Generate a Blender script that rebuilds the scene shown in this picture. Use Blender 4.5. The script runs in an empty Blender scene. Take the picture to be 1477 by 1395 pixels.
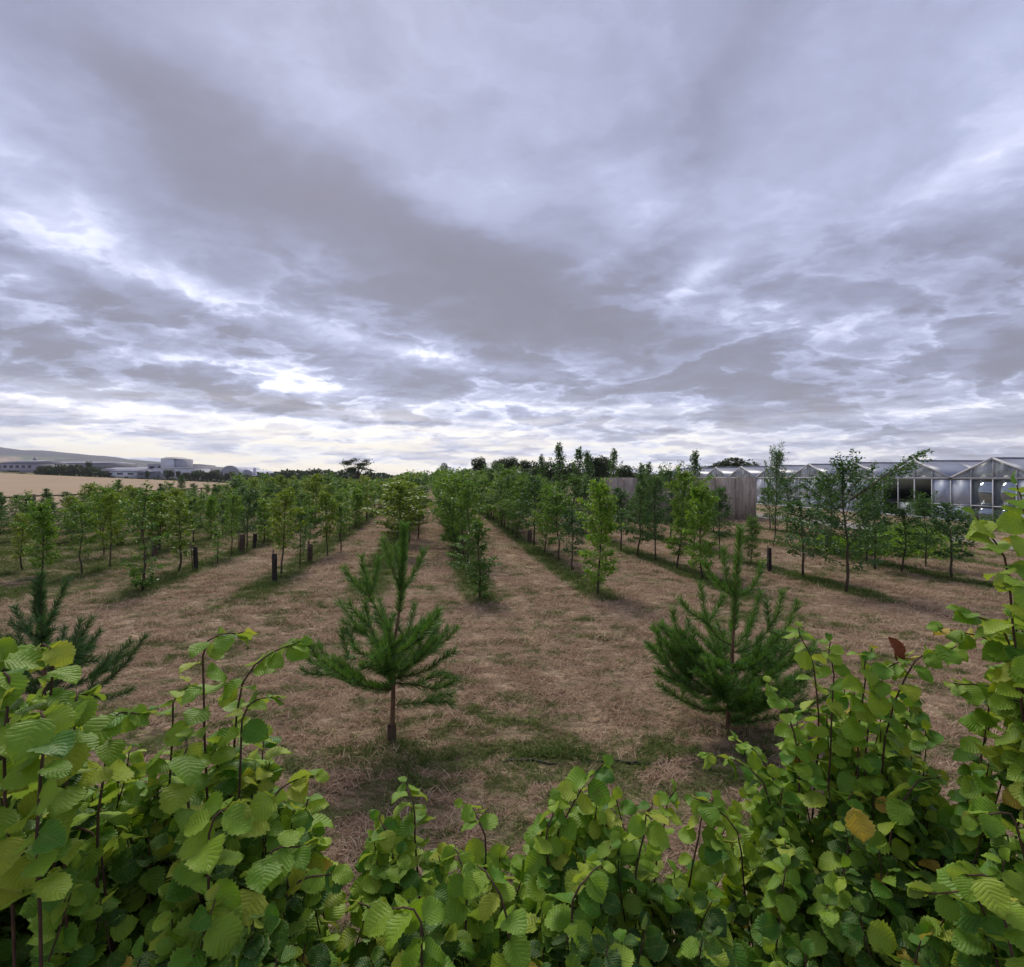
import bpy, math, random
import numpy as np
from mathutils import Vector, Matrix, Euler

rnd = random.Random(7)
SC = bpy.context.scene
COL = SC.collection
R = math.radians

# ------------------------------------------------------------------ camera
CAM_H, F, CU, CV = 2.4, 800.0, 738.5, 688.0
cam_d = bpy.data.cameras.new('camera'); cam = bpy.data.objects.new('camera', cam_d); COL.objects.link(cam)
cam.location = (0, 0, CAM_H); cam.rotation_euler = (R(90), 0, 0)
cam_d.sensor_width = 36; cam_d.lens = F / 1477 * 36; cam_d.shift_y = -9.5 / 1477
cam_d.clip_start = 0.05; cam_d.clip_end = 20000
SC.camera = cam

def at(u, v, Y):
    return Vector(((u - CU) / F * Y, Y, CAM_H - (v - CV) / F * Y))

# ------------------------------------------------------------------ colour management
SC.view_settings.view_transform = 'Standard'; SC.view_settings.look = 'None'
SC.view_settings.gamma = 1; SC.view_settings.exposure = 1.08; SC.view_settings.use_curve_mapping = False
SC.render.engine = 'CYCLES'
SC.cycles.max_bounces = 8; SC.cycles.transparent_max_bounces = 12; SC.cycles.volume_bounces = 0
SC.cycles.use_denoising = True

# ------------------------------------------------------------------ node helper
class NT:
    def __init__(s, nt): s.t = nt; s.n = nt.nodes; s.l = nt.links
    def put(s, sock, v):
        if isinstance(v, bpy.types.NodeSocket): s.l.new(v, sock)
        elif v is not None:
            try: sock.default_value = v
            except Exception: sock.default_value = (*v, 1.0)
    def node(s, t, **kw):
        n = s.n.new(t)
        for k, v in kw.items(): setattr(n, k, v)
        return n
    def math(s, op, a, b=None, c=None, clamp=False):
        n = s.node('ShaderNodeMath', operation=op, use_clamp=clamp)
        s.put(n.inputs[0], a); s.put(n.inputs[1], b)
        if c is not None: s.put(n.inputs[2], c)
        return n.outputs[0]
    def vmath(s, op, a, b=None):
        n = s.node('ShaderNodeVectorMath', operation=op)
        s.put(n.inputs[0], a)
        if b is not None:
            if op == 'SCALE': s.put(n.inputs['Scale'], b)
            else: s.put(n.inputs[1], b)
        return n.outputs['Value'] if op in ('LENGTH', 'DOT_PRODUCT') else n.outputs[0]
    def noise(s, vec, scale, detail=4, rough=.5, dist=0.0, col=False, dim='3D'):
        n = s.node('ShaderNodeTexNoise', noise_dimensions=dim)
        if vec is not None: s.put(n.inputs['Vector'], vec)
        s.put(n.inputs['Scale'], scale); s.put(n.inputs['Detail'], detail); s.put(n.inputs['Roughness'], rough); s.put(n.inputs['Distortion'], dist)
        return n.outputs['Color' if col else 0]
    def mix(s, f, a, b, blend='MIX'):
        n = s.node('ShaderNodeMix', data_type='RGBA', blend_type=blend)
        s.put(n.inputs[0], f); s.put(n.inputs[6], a); s.put(n.inputs[7], b)
        return n.outputs[2]
    def ramp(s, f, stops, interp='LINEAR'):
        n = s.node('ShaderNodeValToRGB'); cr = n.color_ramp; cr.interpolation = interp
        while len(cr.elements) < len(stops): cr.elements.new(.5)
        for e, (p, c) in zip(cr.elements, stops):
            e.position = p; e.color = (*c, 1) if len(c) == 3 else c
        s.put(n.inputs[0], f); return n.outputs[0]
    def mr(s, v, a, b, c=0.0, d=1.0, smooth=True):
        n = s.node('ShaderNodeMapRange', interpolation_type='SMOOTHSTEP' if smooth else 'LINEAR')
        s.put(n.inputs[0], v); s.put(n.inputs[1], a); s.put(n.inputs[2], b); s.put(n.inputs[3], c); s.put(n.inputs[4], d)
        return n.outputs[0]
    def sep(s, v):
        n = s.node('ShaderNodeSeparateXYZ'); s.put(n.inputs[0], v); return n.outputs
    def comb(s, x, y, z=0.0):
        n = s.node('ShaderNodeCombineXYZ'); s.put(n.inputs[0], x); s.put(n.inputs[1], y); s.put(n.inputs[2], z); return n.outputs[0]

# ------------------------------------------------------------------ world: overcast sky
SUN_AZ, SUN_EL = -18.0, 46.0          # degrees, azimuth from +Y towards +X
def build_world():
    w = bpy.data.worlds.new('World'); SC.world = w; w.use_nodes = True
    T = NT(w.node_tree); T.n.clear()
    d = T.node('ShaderNodeTexCoord').outputs['Generated']
    dn = T.vmath('NORMALIZE', d)
    x, y, z = T.sep(dn)[:]
    zc = T.math('MAXIMUM', z, 0.0)
    inv = T.math('DIVIDE', 1.0, T.math('ADD', zc, 0.10))
    P = T.comb(T.math('MULTIPLY', x, inv), T.math('MULTIPLY', y, inv), 0.0)
    el = T.math('MULTIPLY', T.math('ARCSINE', z), 57.2958)
    az = T.math('MULTIPLY', T.math('ARCTAN2', x, y), 57.2958)
    # domain warp in angles, finer towards the horizon
    n1 = T.noise(P, 1.1, 7, .58, col=True)
    wv = T.vmath('SUBTRACT', n1, (0.5, 0.5, 0.5))
    amp = T.mr(el, 0, 35, 5.0, 17.0)
    wsc = T.vmath('MULTIPLY', T.vmath('SCALE', wv, amp), (1.3, 0.8, 0))
    A = T.vmath('ADD', T.comb(az, el, 0.0), wsc)
    blobs = [  # u, v, radius along, radius across, tilt(deg, + = rises to the right), amplitude
        (230, 215, 330, 85, -30, -.25), (520, 330, 260, 62, -27, -.27), (745, 425, 165, 62, -8, -.36), (620, 370, 190, 55, -30, -.26), (880, 480, 150, 40, -25, -.2), (720, 450, 210, 48, -12, -.14), (330, 250, 260, 60, -30, -.10),
        (1010, 150, 230, 70, 38, -.20), (950, 190, 90, 60, 20, -.14), (940, 365, 90, 55, 50, -.22), (1380, 415, 140, 42, 12, -.22), (1250, 350, 190, 40, -5, -.12),
        (140, 442, 95, 17, -14, -.46), (345, 468, 80, 20, -8, -.36), (40, 490, 85, 24, -10, -.32), (210, 542, 270, 13, -4, -.30),
        (430, 588, 220, 13, -5, -.34), (560, 300, 80, 40, 0, -.10), (900, 505, 210, 40, -8, -.20), (1190, 560, 170, 34, -10, -.20), (1460, 512, 60, 18, -8, -.42),
        (1080, 480, 80, 18, -5, -.20), (700, 560, 150, 16, -6, -.14), (700, 30, 500, 90, 0, -.06),
        (60, 330, 170, 30, -22, .28), (250, 395, 230, 24, -20, .36), (440, 551, 60, 13, -8, 1.15), (300, 600, 420, 10, -3, .38), (760, 590, 260, 9, 0, .30), (200, 640, 300, 9, 0, .2), (520, 480, 170, 18, -14, .45), (40, 405, 120, 14, -12, .28),
        (915, 268, 85, 60, 60, .36), (690, 262, 90, 40, -20, .12), (1000, 398, 85, 22, 20, .45), (1080, 440, 90, 10, 0, .22), (1420, 210, 190, 110, 20, .12), (1300, 290, 170, 20, 12, .18),
        (300, 510, 120, 12, -5, .30), (640, 520, 120, 14, -10, .25), (30, 80, 120, 200, -50, .10), (1250, 475, 200, 16, -8, .20), (1290, 600, 200, 10, 3, .22),
        (930, 655, 60, 20, 0, .25), (1010, 655, 30, 6, 20, .5), (420, 120, 200, 60, -35, .08)]
    acc = None
    for (u, v, ra, rb, tilt, am) in blobs:
        azc = math.degrees(math.atan((u - CU) / F)); ca = math.cos(R(azc))
        elc = math.degrees(math.atan((CV - v) / F * ca))
        ka = 57.3 / F * ca * ca if abs(u - CU) < 600 else 57.3 / F * ca * ca
        ke = 57.3 / F * ca * math.cos(R(elc)) ** 2
        # ellipse axes expressed in degrees, tilt approximately kept
        m = T.node('ShaderNodeMapping', vector_type='TEXTURE')
        T.put(m.inputs['Vector'], A)
        m.inputs['Location'].default_value = (azc, elc, 0)
        m.inputs['Rotation'].default_value = (0, 0, R(tilt * (ke / ka if abs(tilt) < 45 else 1)))
        m.inputs['Scale'].default_value = (ra * ka, rb * ke * 1.15, 1)
        r2 = T.vmath('DOT_PRODUCT', m.outputs[0], m.outputs[0])
        g = T.math('MULTIPLY', T.math('POWER', 2.71828, T.math('MULTIPLY', r2, -1.0)), am * (1.0 if am < 0 else .92))
        acc = g if acc is None else T.math('ADD', acc, g)
    big = T.noise(T.vmath('ADD', P, (3.1, 1.7, 0)), .55, 8, .56, .35)
    fine = T.noise(T.vmath('MULTIPLY', P, (1, .8, 1)), 2.3, 10, .62, .5)
    ridg = T.math('ABSOLUTE', T.math('SUBTRACT', T.noise(T.vmath('ADD', P, (7, 2, 0)), 1.5, 8, .55, .6), .5))
    nearh = T.mr(el, 1, 24, 1.0, 0.0)
    L = T.math('ADD', .54, acc)
    L = T.math('ADD', L, T.math('MULTIPLY', T.math('SUBTRACT', big, .5), .42))
    L = T.math('ADD', L, T.math('MULTIPLY', T.math('SUBTRACT', fine, .5), T.math('ADD', .50, T.math('MULTIPLY', nearh, .25))))
    L = T.math('ADD', L, T.math('MULTIPLY', T.math('SUBTRACT', .07, ridg), T.mr(el, 2, 45, .75, .3)))
    inv2 = T.math('DIVIDE', 1.0, T.math('ADD', zc, .24))
    P2 = T.vmath('ADD', T.comb(T.math('MULTIPLY', x, inv2), T.math('MULTIPLY', y, inv2), T.math('MULTIPLY', z, 1.5)), T.vmath('SCALE', wv, .25))
    pf = T.noise(T.vmath('MULTIPLY', P2, (1, 1.1, 1)), 2.6, 10, .56, .15)
    pamp = T.mr(el, 9, 26, 1.0, .16)
    L = T.math('ADD', L, T.math('MULTIPLY', T.math('MULTIPLY', T.mr(pf, .475, .545), -.22), pamp))
    L = T.math('ADD', L, T.math('MULTIPLY', T.math('MULTIPLY', T.math('MULTIPLY', T.mr(pf, .40, .465), T.mr(pf, .505, .47)), .17), pamp))
    pf2 = T.noise(T.vmath('ADD', T.vmath('MULTIPLY', P2, (1, 1.3, 1)), (5, 9, 1)), 7.5, 9, .58, .1)
    L = T.math('ADD', L, T.math('MULTIPLY', T.math('MULTIPLY', T.math('SUBTRACT', T.mr(pf2, .44, .56), .5), -.13), pamp))
    # stretched streaks low over the horizon
    S = T.comb(T.math('MULTIPLY', az, .045), T.math('MULTIPLY', el, .52), 0.0)
    st = T.noise(T.vmath('ADD', S, T.vmath('SCALE', wv, .8)), 1.6, 7, .55, .3)
    low = T.mr(el, 2.5, 10.5, 1.0, 0.0)
    L = T.math('ADD', L, T.math('MULTIPLY', low, T.math('MULTIPLY', T.math('SUBTRACT', st, .42), 1.5)))
    left = T.mr(az, -2, 26, 1.0, .25)
    vis = T.mr(T.math('ABSOLUTE', T.math('ADD', az, 25)), 60, 110, 1.0, .3)
    glow = T.math('MULTIPLY', T.math('MULTIPLY', T.mr(el, 1.0, 9.0, 1.0, 0.0), left), vis)
    L = T.math('ADD', L, T.math('MULTIPLY', glow, .44))
    L = T.math('MINIMUM', L, 1.25)
    L = T.math('ADD', T.math('MAXIMUM', L, .12), T.math('MULTIPLY', T.math('MINIMUM', T.math('SUBTRACT', L, .12), 0.0), .35))
    Ls = T.math('MULTIPLY', L, .8)
    col = T.ramp(Ls, [(0, (.165, .168, .225)), (.18, (.218, .226, .318)), (.36, (.305, .325, .465)), (.52, (.405, .44, .62)), (.66, (.575, .61, .82)), (.80, (.82, .85, 1.0)), (1, (1.12, 1.10, 1.06))])
    warm = T.math('MULTIPLY', glow, T.mr(st, .38, .62, 0.0, 1.0))
    col = T.mix(T.math('MULTIPLY', warm, .75), col, (1.12, .99, .76, 1))
    # neutral-mauve tint low in dark cloud bellies
    col = T.mix(T.mr(L, .05, .40, .15, 0.0), col, (.29, .265, .31, 1))
    sky = T.node('ShaderNodeTexSky', sky_type='NISHITA', sun_disc=False)
    sky.sun_elevation = R(SUN_EL); sky.sun_rotation = R(SUN_AZ)
    sk = T.vmath('SCALE', sky.outputs[0], .08)
    col = T.mix(.93, sk, col)
    below = T.mr(z, -.02, -.002, 0.0, 1.0)
    col = T.mix(below, (.10, .09, .075, 1), col)
    bg = T.node('ShaderNodeBackground'); T.put(bg.inputs[0], col); bg.inputs[1].default_value = .605
    out = T.node('ShaderNodeOutputWorld'); T.l.new(bg.outputs[0], out.inputs[0])
    w.cycles.sampling_method = 'MANUAL'; w.cycles.sample_map_resolution = 512
build_world()

sun_d = bpy.data.lights.new('sun', 'SUN'); sun = bpy.data.objects.new('sun', sun_d); COL.objects.link(sun)
sun_d.energy = 1.5; sun_d.angle = R(24); sun_d.color = (1.0, .93, .82)
sd = Vector((math.sin(R(SUN_AZ)) * math.cos(R(SUN_EL)), math.cos(R(SUN_AZ)) * math.cos(R(SUN_EL)), math.sin(R(SUN_EL))))
sun.rotation_euler = sd.to_track_quat('Z', 'Y').to_euler(); sun.location = (0, 0, 60)

# ------------------------------------------------------------------ object helpers
def tag(o, label=None, cat=None, group=None, kind=None):
    if label: o['label'] = label
    if cat: o['category'] = cat
    if group: o['group'] = group
    if kind: o['kind'] = kind
    return o
def mesh_np(name, V, faces, mats=(), smooth=False, uv=None, attrs=None, midx=None):
    """faces: list of int arrays (n,3) or (n,4)"""
    me = bpy.data.meshes.new(name)
    V = np.asarray(V, dtype=np.float32).reshape(-1, 3)
    if isinstance(faces, np.ndarray): faces = [faces]
    faces = [np.asarray(f, dtype=np.int32) for f in faces if len(f)]
    loops = np.concatenate([f.ravel() for f in faces]); tot = np.concatenate([np.full(len(f), f.shape[1], np.int32) for f in faces])
    start = np.concatenate([[0], np.cumsum(tot)[:-1]]).astype(np.int32)
    me.vertices.add(len(V)); me.vertices.foreach_set('co', V.ravel())
    me.loops.add(len(loops)); me.loops.foreach_set('vertex_index', loops)
    me.polygons.add(len(tot)); me.polygons.foreach_set('loop_start', start); me.polygons.foreach_set('loop_total', tot)
    if smooth: me.polygons.foreach_set('use_smooth', np.ones(len(tot), bool))
    if midx is not None: me.polygons.foreach_set('material_index', np.asarray(midx, np.int32))
    if uv is not None:
        l = me.uv_layers.new(name='UVMap'); l.data.foreach_set('uv', np.asarray(uv, np.float32)[loops].ravel())
    for m in mats: me.materials.append(m)
    me.update(calc_edges=True); me.validate()
    return me
def link(name, data, parent=None, loc=(0, 0, 0)):
    o = bpy.data.objects.new(name, data); COL.objects.link(o); o.location = loc
    if parent: o.parent = parent
    return o
class MB:
    """collects boxes, tubes and polygons into one mesh"""
    def __init__(s): s.V = []; s.Q = []; s.T = []
    def add(s, V, Q=(), T=()):
        n = len(s.V); s.V += [tuple(v) for v in V]
        s.Q += [tuple(i + n for i in q) for q in Q]; s.T += [tuple(i + n for i in t) for t in T]
    def box(s, a, b):
        (x0, y0, z0), (x1, y1, z1) = a, b
        s.add([(x0, y0, z0), (x1, y0, z0), (x1, y1, z0), (x0, y1, z0), (x0, y0, z1), (x1, y0, z1), (x1, y1, z1), (x0, y1, z1)],
              [(0, 3, 2, 1), (4, 5, 6, 7), (0, 1, 5, 4), (1, 2, 6, 5), (2, 3, 7, 6), (3, 0, 4, 7)])
    def tube(s, pts, rad, sides=6, cap=True):
        pts = [Vector(p) for p in pts]; n = len(pts); ring = []
        for i, p in enumerate(pts):
            t = (pts[min(i + 1, n - 1)] - pts[max(i - 1, 0)]).normalized()
            a = t.cross(Vector((0.31, .95, .05))).normalized(); b = t.cross(a)
            r = rad[i] if hasattr(rad, '__len__') else rad
            for k in range(sides):
                an = 2 * math.pi * k / sides
                ring.append(p + (a * math.cos(an) + b * math.sin(an)) * r)
        Q = [(i * sides + k, i * sides + (k + 1) % sides, (i + 1) * sides + (k + 1) % sides, (i + 1) * sides + k) for i in range(n - 1) for k in range(sides)]
        T = []
        if cap:
            ring.append(pts[0]); ring.append(pts[-1]); c0 = len(ring) - 2
            T += [(c0, (k + 1) % sides, k) for k in range(sides)]
            T += [(c0 + 1, (n - 1) * sides + k, (n - 1) * sides + (k + 1) % sides) for k in range(sides)]
        s.add(ring, Q, T)
    def beam(s, a, b, w, h):
        """rectangular bar from a to b, w across (horizontal), h vertical-ish"""
        a = Vector(a); b = Vector(b); t = (b - a).normalized()
        up = Vector((0, 0, 1)) if abs(t.z) < .95 else Vector((1, 0, 0))
        x = t.cross(up).normalized() * w / 2; y = x.cross(t).normalized() * h / 2
        V = [a - x - y, a + x - y, a + x + y, a - x + y, b - x - y, b + x - y, b + x + y, b - x + y]
        s.add(V, [(0, 3, 2, 1), (4, 5, 6, 7), (0, 1, 5, 4), (1, 2, 6, 5), (2, 3, 7, 6), (3, 0, 4, 7)])
    def mesh(s, name, mat, smooth=False):
        fs = []
        if s.Q: fs.append(np.array(s.Q))
        if s.T: fs.append(np.array(s.T))
        return mesh_np(name, s.V, fs, [mat] if mat else [], smooth)
    def build(s, name, mat, parent=None, smooth=False):
        return link(name, s.mesh(name, mat, smooth), parent)
def empty(name, loc, rz=0.0):
    o = bpy.data.objects.new(name, None); COL.objects.link(o); o.location = loc; o.rotation_euler = (0, 0, rz); o.empty_display_size = .2
    return o

# ------------------------------------------------------------------ terrain
ROWDIR = -0.146
ROWS = {'A': .96, 'B': 3.4, 'C': 6.4, 'D': 8.9, 'E': 12.3, 'S': 15.3, 'G': -1.35, 'F': -3.67, 'H': -6.2, 'I': -8.6, 'J': -10.9, 'K': -13.3, 'L': -15.7, 'M': -18.1, 'N': -20.6}
FENCE_C = -23.6
def sstep(a, b, x):
    t = np.clip((np.asarray(x, float) - a) / (b - a), 0, 1); return t * t * (3 - 2 * t)
def Z(x, y):
    x = np.asarray(x, float); y = np.asarray(y, float)
    t = sstep(40, 300, y)
    far = np.clip(-1.3 + np.maximum(-x - 150, -60) * .043, -2.5, 9)
    near = .03 * np.sin(x * .9 + 1.3 * np.sin(y * .5)) * np.sin(y * .7 + .4) * sstep(2, 5, y)
    return t * far + near
def zf(x, y): return float(Z(x, y))

# ------------------------------------------------------------------ materials
def mat(name, rough=.8, spec=.3):
    m = bpy.data.materials.new(name); m.use_nodes = True
    T = NT(m.node_tree); b = T.n['Principled BSDF']
    b.inputs['Roughness'].default_value = rough; b.inputs['Specular IOR Level'].default_value = spec
    return m, T, b

def turf_group():
    """world-space colour of the mown turf: dry straw, pink-brown thatch and green patches"""
    g = bpy.data.node_groups.new('turf_colour', 'ShaderNodeTree')
    g.interface.new_socket('Color', in_out='OUTPUT', socket_type='NodeSocketColor')
    g.interface.new_socket('Green', in_out='OUTPUT', socket_type='NodeSocketFloat')
    T = NT(g)
    pos = T.node('ShaderNodeNewGeometry').outputs['Position']
    x, y, z = T.sep(pos)[:]
    flat = T.comb(x, y, 0.0)
    c = T.math('SUBTRACT', x, T.math('MULTIPLY', y, ROWDIR))
    wob = T.math('MULTIPLY', T.math('SUBTRACT', T.noise(flat, .8, 3), .5), .5)
    cw = T.math('ADD', c, wob)
    strip = None
    for k, ck in ROWS.items():
        wd = .46 if ck > 0 else .55
        s_ = T.mr(T.math('ABSOLUTE', T.math('SUBTRACT', cw, ck)), wd * .45, wd * 1.15, 1.0, 0.0)
        strip = s_ if strip is None else T.math('MAXIMUM', strip, s_)
    strip = T.math('MULTIPLY', strip, T.mr(T.math('ADD', y, wob), 10.3, 12.0))
    big = T.noise(flat, .33, 4, .55)
    mid = T.noise(T.vmath('MULTIPLY', flat, (1.0, 1.5, 1)), 1.9, 7, .68, .4)
    leftg = T.mr(T.math('ADD', c, T.math('MULTIPLY', T.math('SUBTRACT', big, .5), 6.0)), -4.2, -9.5, 0.0, .42)
    leftg = T.math('MULTIPLY', leftg, T.mr(y, 8.5, 12.5))
    nearg = T.mr(y, 7.6, 4.4, 0.0, .12)
    gr = T.math('ADD', T.math('ADD', T.math('MULTIPLY', T.math('SUBTRACT', mid, .5), 2.5), T.math('MULTIPLY', T.math('SUBTRACT', big, .5), 1.5)), T.math('ADD', leftg, nearg))
    # greener band by the pines, and the irregular verge line near the pipe
    band = T.math('MULTIPLY', T.mr(T.math('ABSOLUTE', T.math('SUBTRACT', T.math('ADD', y, wob), 4.75)), .1, .55, 1.0, 0.0), T.mr(T.noise(flat, 1.9, 5, .65), .40, .60, .0, .30))
    gr = T.math('ADD', gr, band)
    gr = T.mr(gr, -.10, .60, 0.0, 1.0)
    gr = T.math('MAXIMUM', gr, T.math('MULTIPLY', strip, .95))
    dry = T.ramp(T.noise(flat, 1.7, 5, .6, .3), [(.30, (.20, .130, .088)), (.44, (.31, .212, .145)), (.56, (.41, .295, .20)), (.72, (.54, .42, .28))])
    grn = T.ramp(T.noise(flat, 2.3, 4, .6), [(.3, (.075, .10, .032)), (.55, (.14, .165, .052)), (.75, (.23, .23, .085))])
    sw = T.math('SINE', T.math('ADD', T.math('MULTIPLY', c, 7.2), T.math('MULTIPLY', mid, 5.0)))
    dry = T.mix(T.mr(sw, -.2, .9, 0.0, .42), dry, (.56, .43, .28, 1))
    dry = T.mix(T.mr(T.noise(T.vmath('ADD', flat, (9, 4, 0)), .9, 6, .65), .55, .68, 0.0, .45), dry, (.17, .11, .078, 1))
    earth = T.math('MULTIPLY', T.mr(T.math('ADD', y, wob), 4.55, 3.9, 0.0, 1.0), T.mr(mid, .42, .58, .75, .1))
    dry = T.mix(T.math('MULTIPLY', earth, .5), dry, (.105, .062, .045, 1))
    col = T.mix(gr, dry, grn)
    o = T.node('NodeGroupOutput'); T.l.new(col, o.inputs[0]); T.l.new(gr, o.inputs[1])
    return g
TURF = turf_group()

def ground_mat():
    m, T, b = mat('turf', .95, .1)
    g = T.node('ShaderNodeGroup', node_tree=TURF)
    pos = T.node('ShaderNodeNewGeometry').outputs['Position']
    n = T.noise(T.vmath('MULTIPLY', pos, (1, 1.7, 1)), 6.5, 8, .68, .6)
    n2 = T.noise(T.vmath('MULTIPLY', pos, (1, 1.4, 1)), 38, 5, .7, .5)
    n3 = T.noise(T.vmath('MULTIPLY', pos, (1, 2.2, 1)), 1.6, 6, .6, .8)
    h = T.math('ADD', T.math('ADD', T.math('MULTIPLY', n, .6), T.math('MULTIPLY', n2, .22)), T.math('MULTIPLY', n3, 1.0))
    col = T.mix(T.mr(n, .38, .60, .8, 0.0), g.outputs[0], (.080, .055, .036, 1))  # low spots of the thatch darkened: gap shade put into the colour
    col = T.mix(T.mr(n2, .35, .7, 0.0, .25), col, (.38, .28, .17, 1))
    T.put(b.inputs['Base Color'], col)
    bp = T.node('ShaderNodeBump'); bp.inputs['Strength'].default_value = .9; bp.inputs['Distance'].default_value = .10
    T.put(bp.inputs['Height'], h); T.l.new(bp.outputs[0], b.inputs['Normal'])
    return m
def blade_mat(name, tall=False):
    m = bpy.data.materials.new(name); m.use_nodes = True; T = NT(m.node_tree); T.n.clear()
    g = T.node('ShaderNodeGroup', node_tree=TURF)
    ge = T.node('ShaderNodeNewGeometry'); ri = ge.outputs['Random Per Island']
    if tall:
        col = T.ramp(ri, [(0, (.035, .075, .015)), (.5, (.085, .15, .035)), (.85, (.16, .21, .06)), (1, (.28, .24, .11))])
    else:
        gm = T.math('ADD', g.outputs[1], T.math('MULTIPLY', T.math('SUBTRACT', ri, .5), .75))
        dry = T.ramp(T.math('FRACT', T.math('MULTIPLY', ri, 7.3)), [(0, (.14, .08, .052)), (.3, (.32, .20, .135)), (.65, (.52, .38, .26)), (1, (.72, .60, .42))])
        grn = T.ramp(T.math('FRACT', T.math('MULTIPLY', ri, 3.7)), [(0, (.05, .085, .02)), (.6, (.10, .145, .035)), (1, (.20, .21, .08))])
        col = T.mix(T.mr(gm, .25, .6), T.mix(.30, dry, g.outputs[0]), grn)
    d = T.node('ShaderNodeBsdfDiffuse'); T.put(d.inputs[0], col)
    t = T.node('ShaderNodeBsdfTranslucent'); T.put(t.inputs[0], col)
    mx = T.node('ShaderNodeMixShader'); mx.inputs[0].default_value = .35
    T.l.new(d.outputs[0], mx.inputs[1]); T.l.new(t.outputs[0], mx.inputs[2])
    o = T.node('ShaderNodeOutputMaterial'); T.l.new(mx.outputs[0], o.inputs[0])
    return m

def leaf_mat(name, stops, trans=.38, gloss=.25, veins=False, var=.35):
    """two-sided leaf: per-leaf random colour, translucent, waxy"""
    m = bpy.data.materials.new(name); m.use_nodes = True; T = NT(m.node_tree); T.n.clear()
    ge = T.node('ShaderNodeNewGeometry'); oi = T.node('ShaderNodeObjectInfo').outputs['Random']
    r = T.math('FRACT', T.math('ADD', T.math('MULTIPLY', ge.outputs['Random Per Island'], .999), T.math('MULTIPLY', oi, 1.0 if veins else 0.0)))
    if not veins:  # whole tree shifts a little in hue as well
        r = T.math('ADD', T.math('MULTIPLY', r, 1 - var), T.math('MULTIPLY', oi, var))
    col = T.ramp(r, stops)
    nrm = None
    if veins:
        uv = T.node('ShaderNodeUVMap').outputs[0]; u, v, _ = T.sep(uv)[:]
        s_ = T.math('ABSOLUTE', T.math('SUBTRACT', T.math('MULTIPLY', u, 2.0), 1.0))
        ph = T.math('FRACT', T.math('SUBTRACT', T.math('MULTIPLY', v, 8.0), T.math('MULTIPLY', s_, 2.2)))
        tri = T.math('POWER', T.math('ABSOLUTE', T.math('SUBTRACT', T.math('MULTIPLY', ph, 2.0), 1.0)), 2.2)
        vein = T.math('MAXIMUM', T.mr(tri, .70, 1.0), T.mr(s_, .07, .015, 0.0, 1.0))
        pos = T.node('ShaderNodeTexCoord').outputs['Object']
        bl = T.noise(pos, 2.6, 5, .6); bl2 = T.noise(pos, 26, 4, .7)
        col = T.mix(T.mr(bl, .46, .70, 0.0, .22), col, (.27, .27, .028, 1))
        col = T.mix(T.math('MULTIPLY', vein, .22), col, (.30, .38, .09, 1))
        col = T.mix(T.mr(bl2, .60, .72, 0.0, .55), col, (.13, .085, .02, 1))
        col = T.mix(T.math('MULTIPLY', T.mr(s_, .86, 1.0), .35), col, (.30, .33, .08, 1))
        col = T.mix(T.math('MULTIPLY', ge.outputs['Backfacing'], .35), col, (.26, .34, .17, 1))
        hgt = T.math('ADD', T.math('MULTIPLY', tri, -.7), T.math('MULTIPLY', T.noise(pos, 9, 5), 1.6))
        bp = T.node('ShaderNodeBump'); bp.inputs['Strength'].default_value = .5; bp.inputs['Distance'].default_value = .0022
        T.put(bp.inputs['Height'], hgt); nrm = bp.outputs[0]
    b = T.node('ShaderNodeBsdfPrincipled'); T.put(b.inputs['Base Color'], col)
    b.inputs['Roughness'].default_value = .46; b.inputs['Specular IOR Level'].default_value = gloss
    t = T.node('ShaderNodeBsdfTranslucent'); T.put(t.inputs[0], T.mix(1.0, col, (1.25, 1.15, .45, 1), 'MULTIPLY'))
    if nrm is not None: T.l.new(nrm, b.inputs['Normal']); T.l.new(nrm, t.inputs['Normal'])
    mx = T.node('ShaderNodeMixShader'); mx.inputs[0].default_value = trans
    T.l.new(b.outputs[0], mx.inputs[1]); T.l.new(t.outputs[0], mx.inputs[2])
    o = T.node('ShaderNodeOutputMaterial'); T.l.new(mx.outputs[0], o.inputs[0])
    return m
def noisy(name, c0, c1, scale, rough=.85, stretch=(1, 1, 1), bump=.02, obj=True, spec=.2, strength=.5, detail=6):
    m, T, b = mat(name, rough, spec)
    p = T.node('ShaderNodeTexCoord').outputs['Object'] if obj else T.node('ShaderNodeNewGeometry').outputs['Position']
    n = T.noise(T.vmath('MULTIPLY', p, stretch), scale, detail, .62, .2)
    T.put(b.inputs['Base Color'], T.ramp(n, [(.3, c0), (.7, c1)]))
    if bump:
        bp = T.node('ShaderNodeBump'); bp.inputs['Strength'].default_value = strength; bp.inputs['Distance'].default_value = bump
        T.put(bp.inputs['Height'], n); T.l.new(bp.outputs[0], b.inputs['Normal'])
    return m

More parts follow.
